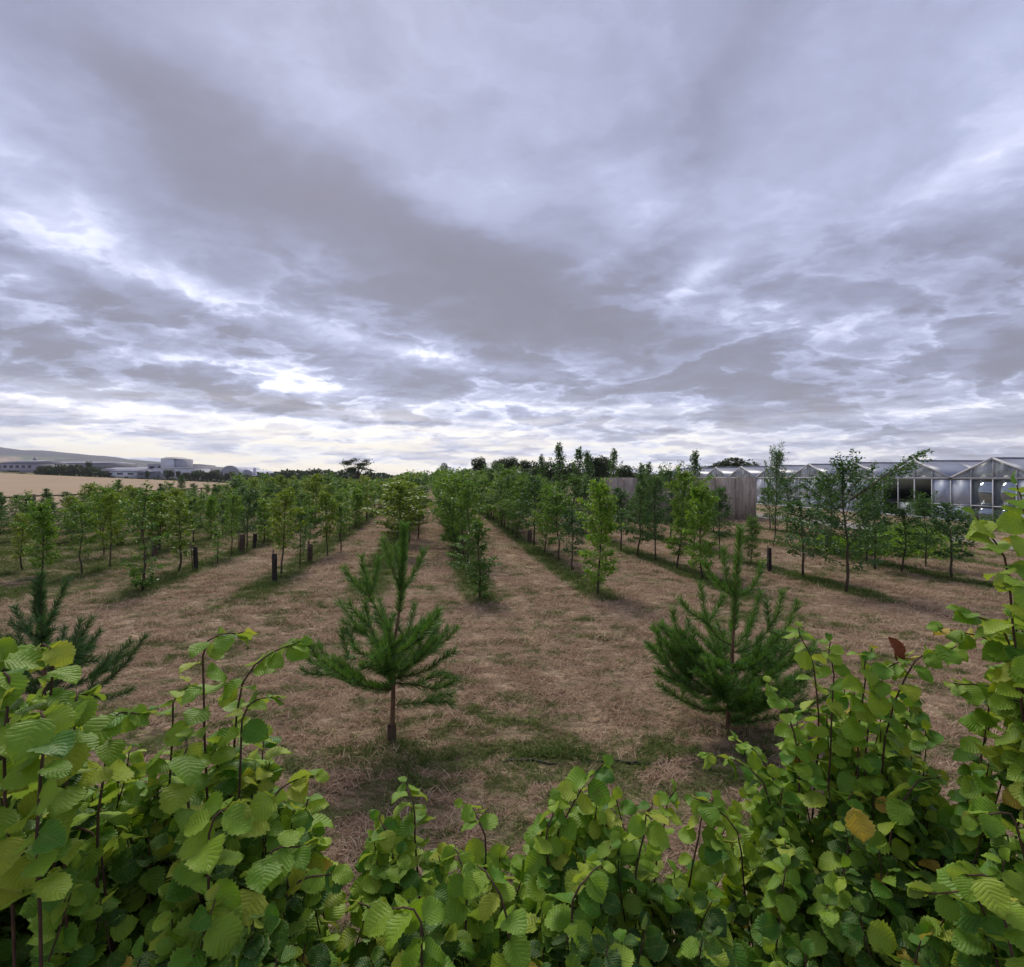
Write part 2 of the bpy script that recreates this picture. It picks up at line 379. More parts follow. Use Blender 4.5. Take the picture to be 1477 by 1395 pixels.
M = {}
M['turf'] = ground_mat(); M['blade'] = blade_mat('mown_grass_blade'); M['tall'] = blade_mat('green_grass_blade', True)
M['lf_mid'] = leaf_mat('leaf_mid_green', [(0, (.055, .135, .024)), (.5, (.11, .23, .038)), (.85, (.18, .31, .05)), (1, (.26, .36, .06))])
M['lf_bright'] = leaf_mat('leaf_bright_green', [(0, (.09, .20, .028)), (.5, (.16, .31, .04)), (1, (.28, .42, .06))])
M['lf_yellow'] = leaf_mat('leaf_yellow_green', [(0, (.10, .19, .026)), (.5, (.18, .28, .036)), (.9, (.27, .34, .045)), (1, (.32, .27, .05))])
M['lf_dark'] = leaf_mat('leaf_dark_green', [(0, (.036, .095, .034)), (.5, (.068, .155, .048)), (1, (.13, .23, .07))])
M['lf_copse'] = leaf_mat('leaf_deep_green', [(0, (.016, .034, .014)), (.5, (.028, .052, .018)), (1, (.045, .075, .025))])
M['bark'] = noisy('sapling_bark', (.045, .032, .022), (.11, .085, .06), 30, stretch=(1, 1, .2))
M['barkpale'] = noisy('pale_bark', (.20, .17, .12), (.34, .30, .22), 30, stretch=(1, 1, .3))
M['pinebark'] = noisy('pine_bark', (.085, .048, .030), (.22, .13, .075), 26, stretch=(1, 1, .4), bump=.01)
M['pineshoot'] = noisy('pine_shoot_bark', (.15, .075, .04), (.26, .15, .08), 40, stretch=(1, 1, .4), bump=.004)
M['twig'] = noisy('hazel_twig', (.045, .026, .018), (.12, .07, .045), 60, stretch=(1, 1, .3), bump=.002)
M['needle'] = leaf_mat('pine_needle', [(0, (.04, .11, .022)), (.45, (.085, .21, .036)), (.85, (.16, .32, .055)), (1, (.26, .37, .09))], trans=.25, gloss=.35, var=.1)
M['needle_dark'] = leaf_mat('pine_needle_dark', [(0, (.028, .085, .030)), (.5, (.055, .145, .044)), (1, (.11, .21, .06))], trans=.22, gloss=.35, var=.1)
M['h_young'] = leaf_mat('hazel_leaf_young', [(0, (.15, .30, .026)), (.5, (.235, .39, .032)), (.85, (.32, .45, .042)), (1, (.40, .45, .05))], trans=.42, gloss=.26, veins=True)
M['h_mid'] = leaf_mat('hazel_leaf_mid', [(0, (.055, .165, .016)), (.5, (.115, .265, .022)), (.85, (.20, .34, .028)), (1, (.29, .38, .035))], trans=.36, gloss=.26, veins=True)
M['h_deep'] = leaf_mat('hazel_leaf_deep', [(0, (.024, .078, .010)), (.6, (.050, .135, .013)), (1, (.09, .18, .018))], trans=.30, gloss=.26, veins=True)  # darker leaf copy, shade of the lower hedge in its colour
M['h_gold'] = leaf_mat('hazel_leaf_gold', [(0, (.48, .30, .03)), (1, (.42, .36, .04))], trans=.35, gloss=.35, veins=True)
M['h_rust'] = noisy('withered_leaf', (.16, .035, .015), (.36, .10, .04), 18, .6, bump=.01)

# ------------------------------------------------------------------ ground, field, hills
def axis(a, fine, lim, g):
    out = [a]; s = fine
    while out[-1] < lim:
        out.append(out[-1] + s); s *= g
    return out
ys = [-30, -20, -12, -8] + axis(-5, .5, 5200, 1.055)
xp = axis(0, .5, 5200, 1.07)
xs = sorted(set([-v for v in xp] + xp))
def grid_mesh(name, X, Y, Zg, m, smooth=True):
    ny, nx = X.shape
    V = np.stack([X, Y, Zg], -1).reshape(-1, 3)
    i = np.arange(ny * nx).reshape(ny, nx)
    Q = np.stack([i[:-1, :-1], i[:-1, 1:], i[1:, 1:], i[1:, :-1]], -1).reshape(-1, 4)
    return mesh_np(name, V, Q, [m], smooth)
X, Y = np.meshgrid(xs, ys)
g = link('ground', grid_mesh('ground', X, Y, Z(X, Y), M['turf'])); tag(g, 'mown dry turf with green patches under the young trees', kind='structure')

m, T, b = mat('wheat', .95, .1)
pos = T.node('ShaderNodeNewGeometry').outputs['Position']
px, py, _ = T.sep(pos)[:]
cc = T.math('ADD', px, T.math('MULTIPLY', py, .146))
n = T.noise(T.comb(cc, T.math('MULTIPLY', py, .06), 0.0), .5, 6, .6)
n2 = T.noise(pos, 1.2, 6, .7)
col = T.ramp(T.math('ADD', T.math('MULTIPLY', n, .6), T.math('MULTIPLY', n2, .4)), [(.35, (.25, .18, .115)), (.5, (.34, .25, .165)), (.65, (.42, .32, .21))])
T.put(b.inputs['Base Color'], col)
bp = T.node('ShaderNodeBump'); bp.inputs['Strength'].default_value = .8; bp.inputs['Distance'].default_value = .15
T.put(bp.inputs['Height'], n2); T.l.new(bp.outputs[0], b.inputs['Normal']); M['wheat'] = m
cs = -(24.6 + np.array([0, .01] + [0.6 * 1.13 ** k * k for k in range(1, 32)])); yy = np.array(axis(2, 3, 292, 1.05)[:-1] + [296., 296.01])
C_, Y_ = np.meshgrid(np.clip(cs, -900, -24), yy); Xw = C_ + ROWDIR * Y_
Zw = Z(Xw, Y_) + .38 + .04 * np.sin(Xw * 1.7) * np.sin(Y_ * .9)
Zw[:, 0] -= .5; Zw[-1, :] -= .5
g = link('wheat_field', grid_mesh('wheat_field', Xw[:, ::-1], Y_[:, ::-1], Zw[:, ::-1], m)); tag(g, 'ripe tan cereal field beyond the left boundary fence', kind='structure')

# hills: long ridge falling to the right, patchwork of fields
m, T, b = mat('hill_fields', 1, .0)
pos = T.node('ShaderNodeNewGeometry').outputs['Position']
vo = T.node('ShaderNodeTexVoronoi', feature='F1'); T.put(vo.inputs['Vector'], T.vmath('ADD', T.vmath('MULTIPLY', pos, (.0024, .0011, 0)), T.vmath('SCALE', T.noise(pos, .003, 3, col=True), .35)))
vo.inputs['Scale'].default_value = 1.0
rr = T.sep(vo.outputs['Color'])[0]
fc = T.ramp(rr, [(0, (.060, .065, .062)), (.45, (.065, .072, .068)), (.5, (.12, .15, .09)), (.62, (.12, .14, .09)), (.66, (.075, .08, .075)), (.84, (.075, .08, .07)), (.88, (.33, .26, .20)), (1, (.36, .28, .21))], 'CONSTANT')
x_, y_, z_ = T.sep(pos)[:]
ve = T.node('ShaderNodeTexVoronoi', feature='DISTANCE_TO_EDGE'); T.l.new(vo.inputs['Vector'].links[0].from_socket, ve.inputs['Vector']); ve.inputs['Scale'].default_value = 1.0
fc = T.mix(T.mr(ve.outputs['Distance'], .06, .02, 0, .8), fc, (.03, .035, .04, 1))
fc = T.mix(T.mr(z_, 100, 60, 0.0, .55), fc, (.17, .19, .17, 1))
fc = T.mix(T.mr(z_, 105, 150, .12, .9), fc, (.060, .062, .105, 1))  # higher slopes tinted blue: distance haze put into the colour
tan_ = T.math('MULTIPLY', T.mr(T.math('DIVIDE', x_, T.math('MAXIMUM', y_, 1.0)), -.875, -.90), T.math('MULTIPLY', T.mr(z_, 50, 60), T.mr(z_, 120, 105)))
fc = T.mix(tan_, fc, (.40, .29, .22, 1))
pale_ = T.math('MULTIPLY', T.mr(T.math('ABSOLUTE', T.math('SUBTRACT', T.math('ADD', z_, T.math('MULTIPLY', x_, .03)), -18)), 9, 6), T.mr(x_, -2500, -2400))
fc = T.mix(T.math('MULTIPLY', pale_, .7), fc, (.20, .25, .15, 1))
fc = T.mix(T.mr(T.noise(pos, .012, 5), .5, .62, 0.0, .6), fc, (.048, .050, .058, 1))
T.put(b.inputs['Base Color'], fc); M['hill'] = m
pu = [-700, -400, -150, 0, 60, 75, 120, 176, 220, 260, 330, 400, 520, 700, 900, 1300, 2300]; pv = [654, 644, 642, 645, 652, 651, 655, 661, 665.5, 669, 675, 680.5, 685, 686, 686, 686, 686]
hu = np.linspace(-700, 2300, 160); hv = np.interp(hu, pu, pv) + .5 * np.sin(hu * .07) + .35 * np.sin(hu * .21)
D = 3800.0; depth = np.linspace(0, 1, 24)
HX, HT = np.meshgrid((hu - CU) / F * D, depth)
ridge = CAM_H + (CV - hv) / F * D
HY = 1500 + HT * (D - 1500) * 1.0
HZ = -6 + (ridge + 6)[None, :] * (sstep(0, 1, depth)[:, None] ** 1.1) * (1 + .05 * np.sin(HX * .006 + HY * .004) * (1 - HT))
HXs = HX * (HY / D) ** .35
back = np.linspace(0, 1, 5)[1:]
HXs = np.concatenate([HXs] + [HX[-1:, :]] * 4); HY = np.concatenate([HY] + [np.full((1, len(hu)), D + 1300 * t) for t in back]); HZ = np.concatenate([HZ] + [(ridge * (1 - t) - 6 * t)[None, :] for t in back])
g = link('hills', grid_mesh('hills', HXs, HY, HZ, M['hill'])); tag(g, 'long blue-grey farmland ridge on the left horizon', kind='structure')

# ------------------------------------------------------------------ grass scattered by geometry nodes
SRC = bpy.data.collections.new('grass_sources')
def tuft(name, n, rad, lmin, lmax, upmin, upmax, wid, m, seed):
    r = np.random.RandomState(seed); V = []; Q = []; T3 = []
    for i in range(n):
        a = r.rand() * 6.283; q = rad * math.sqrt(r.rand()); bx, by = q * math.cos(a), q * math.sin(a)
        da = r.rand() * 6.283; el = math.radians(r.uniform(upmin, upmax)); L = r.uniform(lmin, lmax)
        d = np.array([math.cos(da) * math.cos(el), math.sin(da) * math.cos(el), math.sin(el)])
        side = np.array([-math.sin(da), math.cos(da), 0]) * wid * r.uniform(.6, 1.2)
        p0 = np.array([bx, by, -.004]); p1 = p0 + d * L * .5; p2 = p0 + d * L * .95 + np.array([math.cos(da), math.sin(da), -.5]) * L * .25
        p2[2] = max(p2[2], .004)
        k = len(V); V += [p0 - side, p0 + side, p1 - side * .8, p1 + side * .8, p2]
        Q.append((k, k + 1, k + 3, k + 2)); T3.append((k + 2, k + 3, k + 4))
    me = mesh_np(name, V, [np.array(Q), np.array(T3)], [m])
    o = bpy.data.objects.new(name, me); SRC.objects.link(o); return o
for k in range(5): tuft('a_mown_%d' % k, 30, .10, .035, .105, 4, 48, .0028, M['blade'], k)
for k in range(4): tuft('b_rough_%d' % k, 26, .07, .05, .15, 25, 80, .0034, M['tall'], 20 + k)

def scatter(name, pts, rotz, scale, idx, label):
    me = bpy.data.meshes.new(name); me.vertices.add(len(pts)); me.vertices.foreach_set('co', np.asarray(pts, np.float32).ravel())
    a = me.attributes.new('rz', 'FLOAT', 'POINT'); a.data.foreach_set('value', np.asarray(rotz, np.float32))
    a = me.attributes.new('sc', 'FLOAT', 'POINT'); a.data.foreach_set('value', np.asarray(scale, np.float32))
    a = me.attributes.new('ix', 'INT', 'POINT'); a.data.foreach_set('value', np.asarray(idx, np.int32))
    o = link(name, me)
    ng = bpy.data.node_groups.new(name + '_nodes', 'GeometryNodeTree')
    ng.interface.new_socket('Geometry', in_out='INPUT', socket_type='NodeSocketGeometry'); ng.interface.new_socket('Geometry', in_out='OUTPUT', socket_type='NodeSocketGeometry')
    N = ng.nodes; L = ng.links
    gi = N.new('NodeGroupInput'); go = N.new('NodeGroupOutput'); ip = N.new('GeometryNodeInstanceOnPoints'); ci = N.new('GeometryNodeCollectionInfo')
    ci.inputs['Collection'].default_value = SRC; ci.inputs['Separate Children'].default_value = True; ci.inputs['Reset Children'].default_value = True
    def attr(nm, ty):
        n = N.new('GeometryNodeInputNamedAttribute'); n.data_type = ty; n.inputs['Name'].default_value = nm; return n.outputs[0]
    L.new(gi.outputs[0], ip.inputs['Points']); L.new(ci.outputs[0], ip.inputs['Instance']); ip.inputs['Pick Instance'].default_value = True
    L.new(attr('ix', 'INT'), ip.inputs['Instance Index'])
    cx = N.new('ShaderNodeCombineXYZ'); L.new(attr('rz', 'FLOAT'), cx.inputs[2]); L.new(cx.outputs[0], ip.inputs['Rotation'])
    L.new(attr('sc', 'FLOAT'), ip.inputs['Scale']); L.new(ip.outputs[0], go.inputs[0])
    md = o.modifiers.new('grass', 'NODES'); md.node_group = ng
    tag(o, label, 'grass', kind='stuff'); return o

rs = np.random.RandomState(3)
def frustum_points(y0, y1, dens, margin=.6):
    area = .93 * (y1 * y1 - y0 * y0) + 2 * margin * (y1 - y0); n = int(area * dens)
    yv = np.sqrt(rs.rand(n) * (y1 * y1 - y0 * y0) + y0 * y0); xv = (rs.rand(n) * 2 - 1) * (.93 * yv + margin)
    return xv, yv
PX, PY, SCL = [], [], []
for (a0, a1, dn, s) in ((1.3, 8, 170, 1.0), (8, 14, 75, 1.35), (14, 26, 26, 2.0), (26, 48, 8, 2.9)):
    xv, yv = frustum_points(a0, a1, dn); PX.append(xv); PY.append(yv); SCL.append(np.full(len(xv), s) * rs.uniform(.6, 1.3, len(xv)))
PX = np.concatenate(PX); PY = np.concatenate(PY); SCL = np.concatenate(SCL)
keep = ((PX - ROWDIR * PY) > FENCE_C - .5) & ((PX - ROWDIR * PY) < 19)
PX, PY, SCL = PX[keep], PY[keep], SCL[keep]
# bare thatch patches: mat thinner here and there, thicker in wind-combed rolls
clump = np.sin(PX * 5.1 + 2 * np.sin(PY * 3.3)) * np.sin(PY * 8.7 + 1.5 * np.sin(PX * 2.9)); SCL *= 1 + .45 * clump
scatter('mown_grass', np.stack([PX, PY, Z(PX, PY)], -1), rs.rand(len(PX)) * 6.28, SCL, rs.randint(0, 5, len(PX)), 'short dry mown grass covering the plantation floor')
PX, PY, SCL = [], [], []
for k, ck in ROWS.items():
    n = 620 if ck > -12 else 350
    yv = 10.6 + 45 * rs.rand(n) ** 1.4; cv = ck + rs.normal(0, .17, n)
    PX.append(cv + ROWDIR * yv); PY.append(yv); SCL.append(rs.uniform(.45, 1.15, n) * (1.25 if ck > 0 else 1.0))
# rough tufts round the pines, along the verge and under the hedge
def blob(cx, cy, sx, sy, n, s0, s1):
    PX.append(cx + rs.normal(0, sx, n)); PY.append(cy + rs.normal(0, sy, n)); SCL.append(rs.uniform(s0, s1, n))
blob(-1.05, 4.9, .22, .14, 55, .45, .85); blob(2.05, 5.3, .4, .25, 70, .4, .8); blob(-4.3, 5.3, .5, .3, 60, .4, .8)
blob(.33, 4.83, .16, .05, 46, .5, .9); blob(.60, 4.86, .06, .04, 12, .6, .9); blob(-.2, 4.75, .9, .12, 45, .25, .5); blob(1.4, 4.75, .9, .14, 70, .3, .6)
blob(-3.5, 12.75, .3, .2, 30, .6, 1.2); blob(0, 3.6, 1.8, .8, 130, .22, .42); blob(1, 6.2, 3.5, .9, 130, .22, .42); blob(-1, 9.5, 5, 1.5, 160, .3, .6)
blob(-.7, 5.6, .8, .35, 60, .25, .45); blob(1.3, 5.9, .6, .25, 60, .25, .45); blob(-2.2, 4.7, .7, .15, 50, .3, .5)
for (gx, gy) in ((8.6, 7.6), (10.6, 9.5)): blob(gx, gy, .6, .4, 20, .3, .7)
PX = np.concatenate(PX); PY = np.concatenate(PY); SCL = np.concatenate(SCL)
ok = PY > 1.6; PX, PY, SCL = PX[ok], PY[ok], SCL[ok]
scatter('rough_grass', np.stack([PX, PY, Z(PX, PY)], -1), rs.rand(len(PX)) * 6.28, SCL, 5 + rs.randint(0, 4, len(PX)), 'taller green grass tufts along the tree rows and pines')

# fallen twigs and dead leaves lying in the turf
# ------------------------------------------------------------------ sapling prototypes
def unit(v): return v / (np.linalg.norm(v, axis=-1, keepdims=True) + 1e-9)
def kites(P0, Dv, Nv, L, W):
    """leaf quads, folded along the midrib: base, side, tip, side"""
    S = unit(np.cross(Dv, Nv)); L = L[:, None]; W = W[:, None]
    tip = P0 + Dv * L - Nv * L * .12
    a = P0 + Dv * L * .5 + S * W * .5 + Nv * L * .10; c = P0 + Dv * L * .5 - S * W * .5 + Nv * L * .10
    V = np.stack([P0, a, tip, c], 1).reshape(-1, 3); k = np.arange(len(P0)) * 4
    return V, np.concatenate([np.stack([k, k + 1, k + 2], -1), np.stack([k, k + 2, k + 3], -1)])
def sapling(h, base, rad, nbr, nleaf, leaf, seed, up=(15, 50), prof='egg', lean=0.0, m='lf_mid', bark='bark', spray=.13, droop=.25, leader=0.0, basal=0, extra=()):
    r = np.random.RandomState(seed)
    # trunk
    nseg = 9; tz = np.linspace(0, h, nseg); w = np.cumsum(r.normal(0, .018 * h / 2, (nseg, 2)), 0); w[0] = 0
    trunk = [Vector((w[i, 0] + lean * (tz[i] / h) ** 1.5 * h, w[i, 1], tz[i])) for i in range(nseg)]
    tr = [(.008 + .009 * h) * (1 - .85 * i / (nseg - 1)) for i in range(nseg)]
    mb = MB(); mb.tube([trunk[0] - Vector((0, 0, .06))] + trunk[1:], tr, 6)
    def on(t):
        f = t * (nseg - 1); i = min(int(f), nseg - 2); return np.array(trunk[i].lerp(trunk[i + 1], f - i))
    segs = []
    def profile(q):
        if prof == 'egg': return (math.sin(math.pi * min(1, q * .9 + .08)) ** .7)
        if prof == 'cone': return (1 - q) ** .8 * (.35 + .65 * min(1, q * 6))
        if prof == 'col': return .62 + .38 * math.sin(math.pi * q) if q < .85 else .62 * (1 - q) / .15 + .15
        if prof == 'vase': return .35 + .75 * q if q < .75 else max(.1, 1.0 * (1 - q) / .25)
        return 1
    for i in range(nbr):
        q = (i + r.rand()) / nbr; t = base + (1 - base) * q * .97
        L = max(.08, rad * 1.3 * profile(q) * r.uniform(.5, 1.35)); a = i * 2.4 + r.normal(0, .4)
        e = math.radians(r.uniform(*up) + 22 * q)
        segs.append((on(t), a, e, L))
    for (t, a, e, L) in extra: segs.append((on(t), math.radians(a), math.radians(e), L))
    for i in range(basal): segs.append((on(.02), r.rand() * 6.28, math.radians(r.uniform(35, 75)), r.uniform(.2, .45)))
    P0, Dv, wt = [], [], []
    lens = np.array([s[3] for s in segs]) + .12; per = np.maximum(3, (nleaf * 1.35 * lens / lens.sum())).astype(int)
    for (p, a, e, L), n in zip(segs, per):
        d = np.array([math.cos(a) * math.cos(e), math.sin(a) * math.cos(e), math.sin(e)])
        def cur(s): return p + d * L * s + np.array([0, 0, 1.]) * (L * (.22 * s * s if e > .9 else -droop * .5 * s * s))
        pts = [Vector(cur(s)) for s in (0, .35, .7, 1)]
        r0 = .0035 + .006 * L; mb.tube(pts, [r0, r0 * .75, r0 * .5, r0 * .25], 4, False)
        s = r.rand(n) ** .75 * .92 + .10
        side = unit(np.cross(d, [0, 0, 1.])); sg = np.sign(r.rand(n) - .5)
        off = np.abs(r.normal(0, 1, n)) * spray * 1.4 * (1.25 - s) * (.5 + L)
        base_p = np.array([cur(v) for v in s])
        pp = base_p + side * (sg * off)[:, None] + d * (off * .6)[:, None] + r.normal(0, .018 + .05 * spray, (n, 3)) - np.array([0, 0, 1.]) * (off * .25)[:, None]
        dd = unit(d * r.uniform(.2, 1., (n, 1)) + side * sg[:, None] * r.uniform(.3, 1.2, (n, 1)) + r.normal(0, .45, (n, 3)) - np.array([0, 0, .25]))
        P0.append(pp); Dv.append(dd)
    # leader sprigs
    n = int(nleaf * .05) + 4; t = r.uniform(max(base, .75), 1.0, n); P0.append(np.array([on(v) for v in t]) + r.normal(0, .02, (n, 3))); Dv.append(unit(r.normal(0, 1, (n, 3)) + [0, 0, .6]))
    P0 = np.concatenate(P0); Dv = np.concatenate(Dv); N = len(P0)
    Nv = unit(r.normal(0, .55, (N, 3)) + [0, 0, 1.]); Nv = unit(Nv - Dv * (Nv * Dv).sum(-1, keepdims=True))
    Lf = leaf * 1.18 * r.uniform(.6, 1.3, N); V, T3 = kites(P0, Dv, Nv, Lf, Lf * r.uniform(.5, .72, N))
    return mb.mesh('trunk', M[bark], True), mesh_np('crown', V, T3, [M[m]])

PROTO = {}
def proto(key, desc, **kw): PROTO[key] = (*sapling(**kw), desc, kw)
proto('spread', 'dense spreading green tree', h=2.5, base=.10, rad=.62, nbr=46, nleaf=3800, leaf=.062, seed=1, m='lf_mid', prof='egg')
proto('spread_b', 'dense bushy green tree', h=2.5, base=.12, rad=.60, nbr=44, nleaf=3600, leaf=.062, seed=2, m='lf_mid', prof='vase', up=(5, 40))
proto('bright', 'bright green leafy tree', h=2.4, base=.10, rad=.42, nbr=40, nleaf=2900, leaf=.066, seed=3, m='lf_bright', prof='col', spray=.10)
proto('yellow', 'yellow-green sapling', h=2.0, base=.28, rad=.40, nbr=26, nleaf=1500, leaf=.064, seed=4, m='lf_yellow', prof='egg', spray=.10)
proto('yellow_b', 'slim yellow-green sapling', h=1.9, base=.20, rad=.30, nbr=24, nleaf=1050, leaf=.060, seed=5, m='lf_yellow', prof='col', spray=.08)
proto('midsap', 'mid-green sapling with bare stem', h=2.0, base=.30, rad=.42, nbr=26, nleaf=1500, leaf=.060, seed=6, m='lf_mid', prof='egg', spray=.11)
proto('whip', 'thin sparse sapling', h=1.7, base=.15, rad=.22, nbr=16, nleaf=420, leaf=.060, seed=7, m='lf_bright', prof='col', spray=.06)
proto('darkcone', 'dark green conical tree', h=2.8, base=.16, rad=.62, nbr=48, nleaf=3600, leaf=.056, seed=8, m='lf_dark', prof='cone', up=(10, 40))
proto('darkvase', 'dark green open-branched tree', h=2.9, base=.20, rad=.62, nbr=36, nleaf=2700, leaf=.058, seed=9, m='lf_dark', prof='vase', up=(20, 55))
proto('darksap', 'dark green sapling', h=2.1, base=.24, rad=.42, nbr=28, nleaf=1700, leaf=.058, seed=10, m='lf_dark', prof='egg')
proto('feather', 'tall feathery dark tree', h=3.6, base=.16, rad=.80, nbr=34, nleaf=3200, leaf=.060, seed=11, m='lf_dark', prof='egg', up=(30, 68), lean=.03)
proto('skirt', 'tall slim sapling with leafy base', h=2.2, base=.06, rad=.34, nbr=24, nleaf=1250, leaf=.058, seed=12, m='lf_mid', prof='col', basal=7, spray=.09)

def place(key, x, y, h, rz, wscale=1.0, label=None, group='young trees planted in rows', tilt=0.0):
    tm, cm, desc, kw = PROTO[key]; s = h / kw['h']
    o = empty('young_tree', (x, y, zf(x, y)), rz); o.scale = (s * wscale, s * wscale, s); o.rotation_euler = (tilt, 0, rz)
    tag(o, label or desc, 'tree', group)
    link('trunk', tm, o); link('crown', cm, o); return o
TREES = []   # (dist, key, x, y, h, rz, ws, label or None, row)
def pix(u, v): Yd = F * CAM_H / (v - CV); return (u - CU) / F * Yd, Yd
def near_tree(u, v, vtop, key, label, ws=1.0, row='?', rz=None):
    x, y = pix(u, v); h = (v - vtop) / F * y
    TREES.append((y, key, x, y, h, rnd.uniform(0, 6.28) if rz is None else rz, ws, label, row))
near_tree(862, 860, 703, 'bright', 'bright green leafy tree with pale stem ending the row right of the central lane', .95, 'B')
near_tree(825, 822, 735, 'darksap', 'dark green small tree just behind the bright green row-end tree', 1.1, 'B')
near_tree(806, 808, 712, 'midsap', 'mid-green thin tree third from the near end in the row right of the lane', 1.2, 'B')
near_tree(785, 800, 705, 'spread', 'bushy tree fourth from the near end in the row right of the lane', .8, 'B')
near_tree(1014, 835, 705, 'bright', 'bright green broad tree on a bare stem behind the right-hand pine', .95, 'C')
near_tree(976, 821, 680, 'spread_b', 'mid-green tree with leaning leader before the concrete wall', .8, 'C')
near_tree(946, 809, 690, 'darkvase', 'dark green tree between the bright broad tree and the bright row-end tree', .85, 'C')
near_tree(919, 803, 683, 'darkcone', 'blue-green dense conical tree in front of the wall', .95, 'C')
near_tree(896, 794, 705, 'darksap', 'dark small tree behind the bright row-end tree', 1.1, 'C')
near_tree(1159, 833, 725, 'darksap', 'dark small tree on a thin bare stem between the guard post and the leaning tree', 1.35, 'D', 1.0)
near_tree(1038, 806, 705, 'darksap', 'dark leafy tree right behind the bright broad tree', .9, 'D')
near_tree(1083, 812, 750, 'spread', 'low rounded green tree below the concrete wall end', .9, 'D')
near_tree(1300, 826, 735, 'darkvase', 'low dark green tree in front of the open greenhouse bay', 1.35, 'E', 2.0)
near_tree(1373, 835, 728, 'darksap', 'dark green small tree in front of the whitewashed greenhouse panels', 1.3, 'E')
near_tree(1115, 790, 655, 'feather', 'tall feathery tree rising above the greenhouse roofs right of the wall', .72, 'E', .5)
near_tree(1196, 800, 690, 'darkvase', 'dark round-headed tree left of the leaning tree', .95, 'E')
near_tree(1250, 812, 715, 'darksap', 'dark tree close behind the leaning tree', 1.2, 'E')
near_tree(1262, 822, 700, 'darkvase', 'dark open tree before the dark greenhouse bay, right of the leaning tree', 1.15, 'E')
near_tree(1335, 818, 722, 'darkvase', 'dark open tree between the two smaller trees before the whitewashed panes', 1.1, 'E')
near_tree(577, 803, 700, 'yellow', 'broad yellow-green tree ending the row left of the central lane', 1.6, 'G')
near_tree(590, 785, 700, 'yellow', 'yellow-green tree second from the near end left of the central lane', 1.4, 'G')
near_tree(603, 778, 692, 'darkvase', 'dark leafy tree beside the central lane on its left', 1.15, 'G')
near_tree(406, 826, 708, 'yellow', 'yellow-green sapling just behind the lone black guard', .95, 'F')
near_tree(433, 819, 725, 'darksap', 'thin dark-stemmed sapling two behind the lone black guard', .8, 'F')
near_tree(447, 806, 735, 'midsap', 'small tree growing out of the wide brown guard', 1.0, 'F')
near_tree(472, 802, 712, 'yellow', 'yellow-green sapling behind the wide brown guard', 1.0, 'F')
near_tree(492, 795, 715, 'midsap', 'green sapling sixth along the row of the lone black guard', 1.0, 'F')
near_tree(205, 850, 700, 'skirt', 'tall slim sapling with leafy sprouts at its base nearest on the left lawn', 1.0, 'H')
near_tree(257, 824, 728, 'yellow_b', 'slim yellow-green sapling left of the tilted guard', 1.3, 'H')
near_tree(314, 812, 765, 'whip', 'very short bright green sapling between two guards', 1.4, 'H')
near_tree(334, 802, 715, 'midsap', 'thin tall sapling beside the brown guards', .8, 'H')
near_tree(118, 828, 730, 'midsap', 'dark-stemmed small tree second from the left pine', 1.0, 'I')
near_tree(158, 820, 715, 'yellow', 'light yellow-green sapling third from the left pine', .85, 'I')
near_tree(228, 797, 712, 'yellow', 'yellow-tinged sapling growing behind the leaning brown guard', .95, 'I')
near_tree(60, 830, 728, 'bright', 'bushy fresh green sapling directly behind the left pine', 1.05, 'J')
near_tree(33, 822, 745, 'yellow_b', 'small pale sapling at the far left of the rows', 1.3, 'J')
near_tree(150, 800, 705, 'midsap', 'green sapling fourth along the row behind the left pine', 1.1, 'J')
# the rest of each row, continuing away from the camera
start = {'A': 15.0, 'B': 18.8, 'C': 20.0, 'D': 17.6, 'E': 21.0, 'S': 22.0, 'G': 22.2, 'F': 20.2, 'H': 18.6, 'I': 17.4, 'J': 19.2, 'K': 15.0, 'L': 15.8, 'M': 17.5, 'N': 19.0}
mixes = {'A': ['spread', 'spread_b', 'spread', 'midsap'], 'B': ['spread', 'darkvase', 'spread_b', 'darksap', 'bright'], 'C': ['darkcone', 'darkvase', 'spread', 'feather'],
         'D': ['darkvase', 'feather', 'darksap', 'darkcone'], 'E': ['darkvase', 'darkcone', 'darksap'], 'S': ['darkvase', 'darksap'], 'G': ['yellow', 'darkcone', 'midsap', 'spread'],
         'F': ['yellow', 'midsap', 'yellow_b', 'whip', 'bright'], 'H': ['yellow', 'midsap', 'yellow_b', 'whip', 'bright', 'darksap'], 'I': ['midsap', 'yellow', 'yellow_b', 'bright', 'darksap'], 'J': ['midsap', 'yellow', 'skirt', 'darksap'],
         'K': ['midsap', 'darkcone', 'yellow'], 'L': ['darkcone', 'midsap', 'yellow'], 'M': ['darkcone', 'midsap', 'darksap'], 'N': ['darkcone', 'darksap', 'midsap']}
hts = {'A': (2.0, 2.5), 'B': (2.4, 3.0), 'C': (2.6, 3.5), 'D': (2.7, 3.6), 'E': (2.4, 3.2), 'S': (2.0, 2.8), 'G': (2.1, 2.5), 'F': (1.6, 2.15), 'H': (1.6, 2.15), 'I': (1.6, 2.2), 'J': (1.5, 2.2), 'K': (1.6, 2.2), 'L': (1.7, 2.3), 'M': (1.7, 2.4), 'N': (1.8, 2.4)}
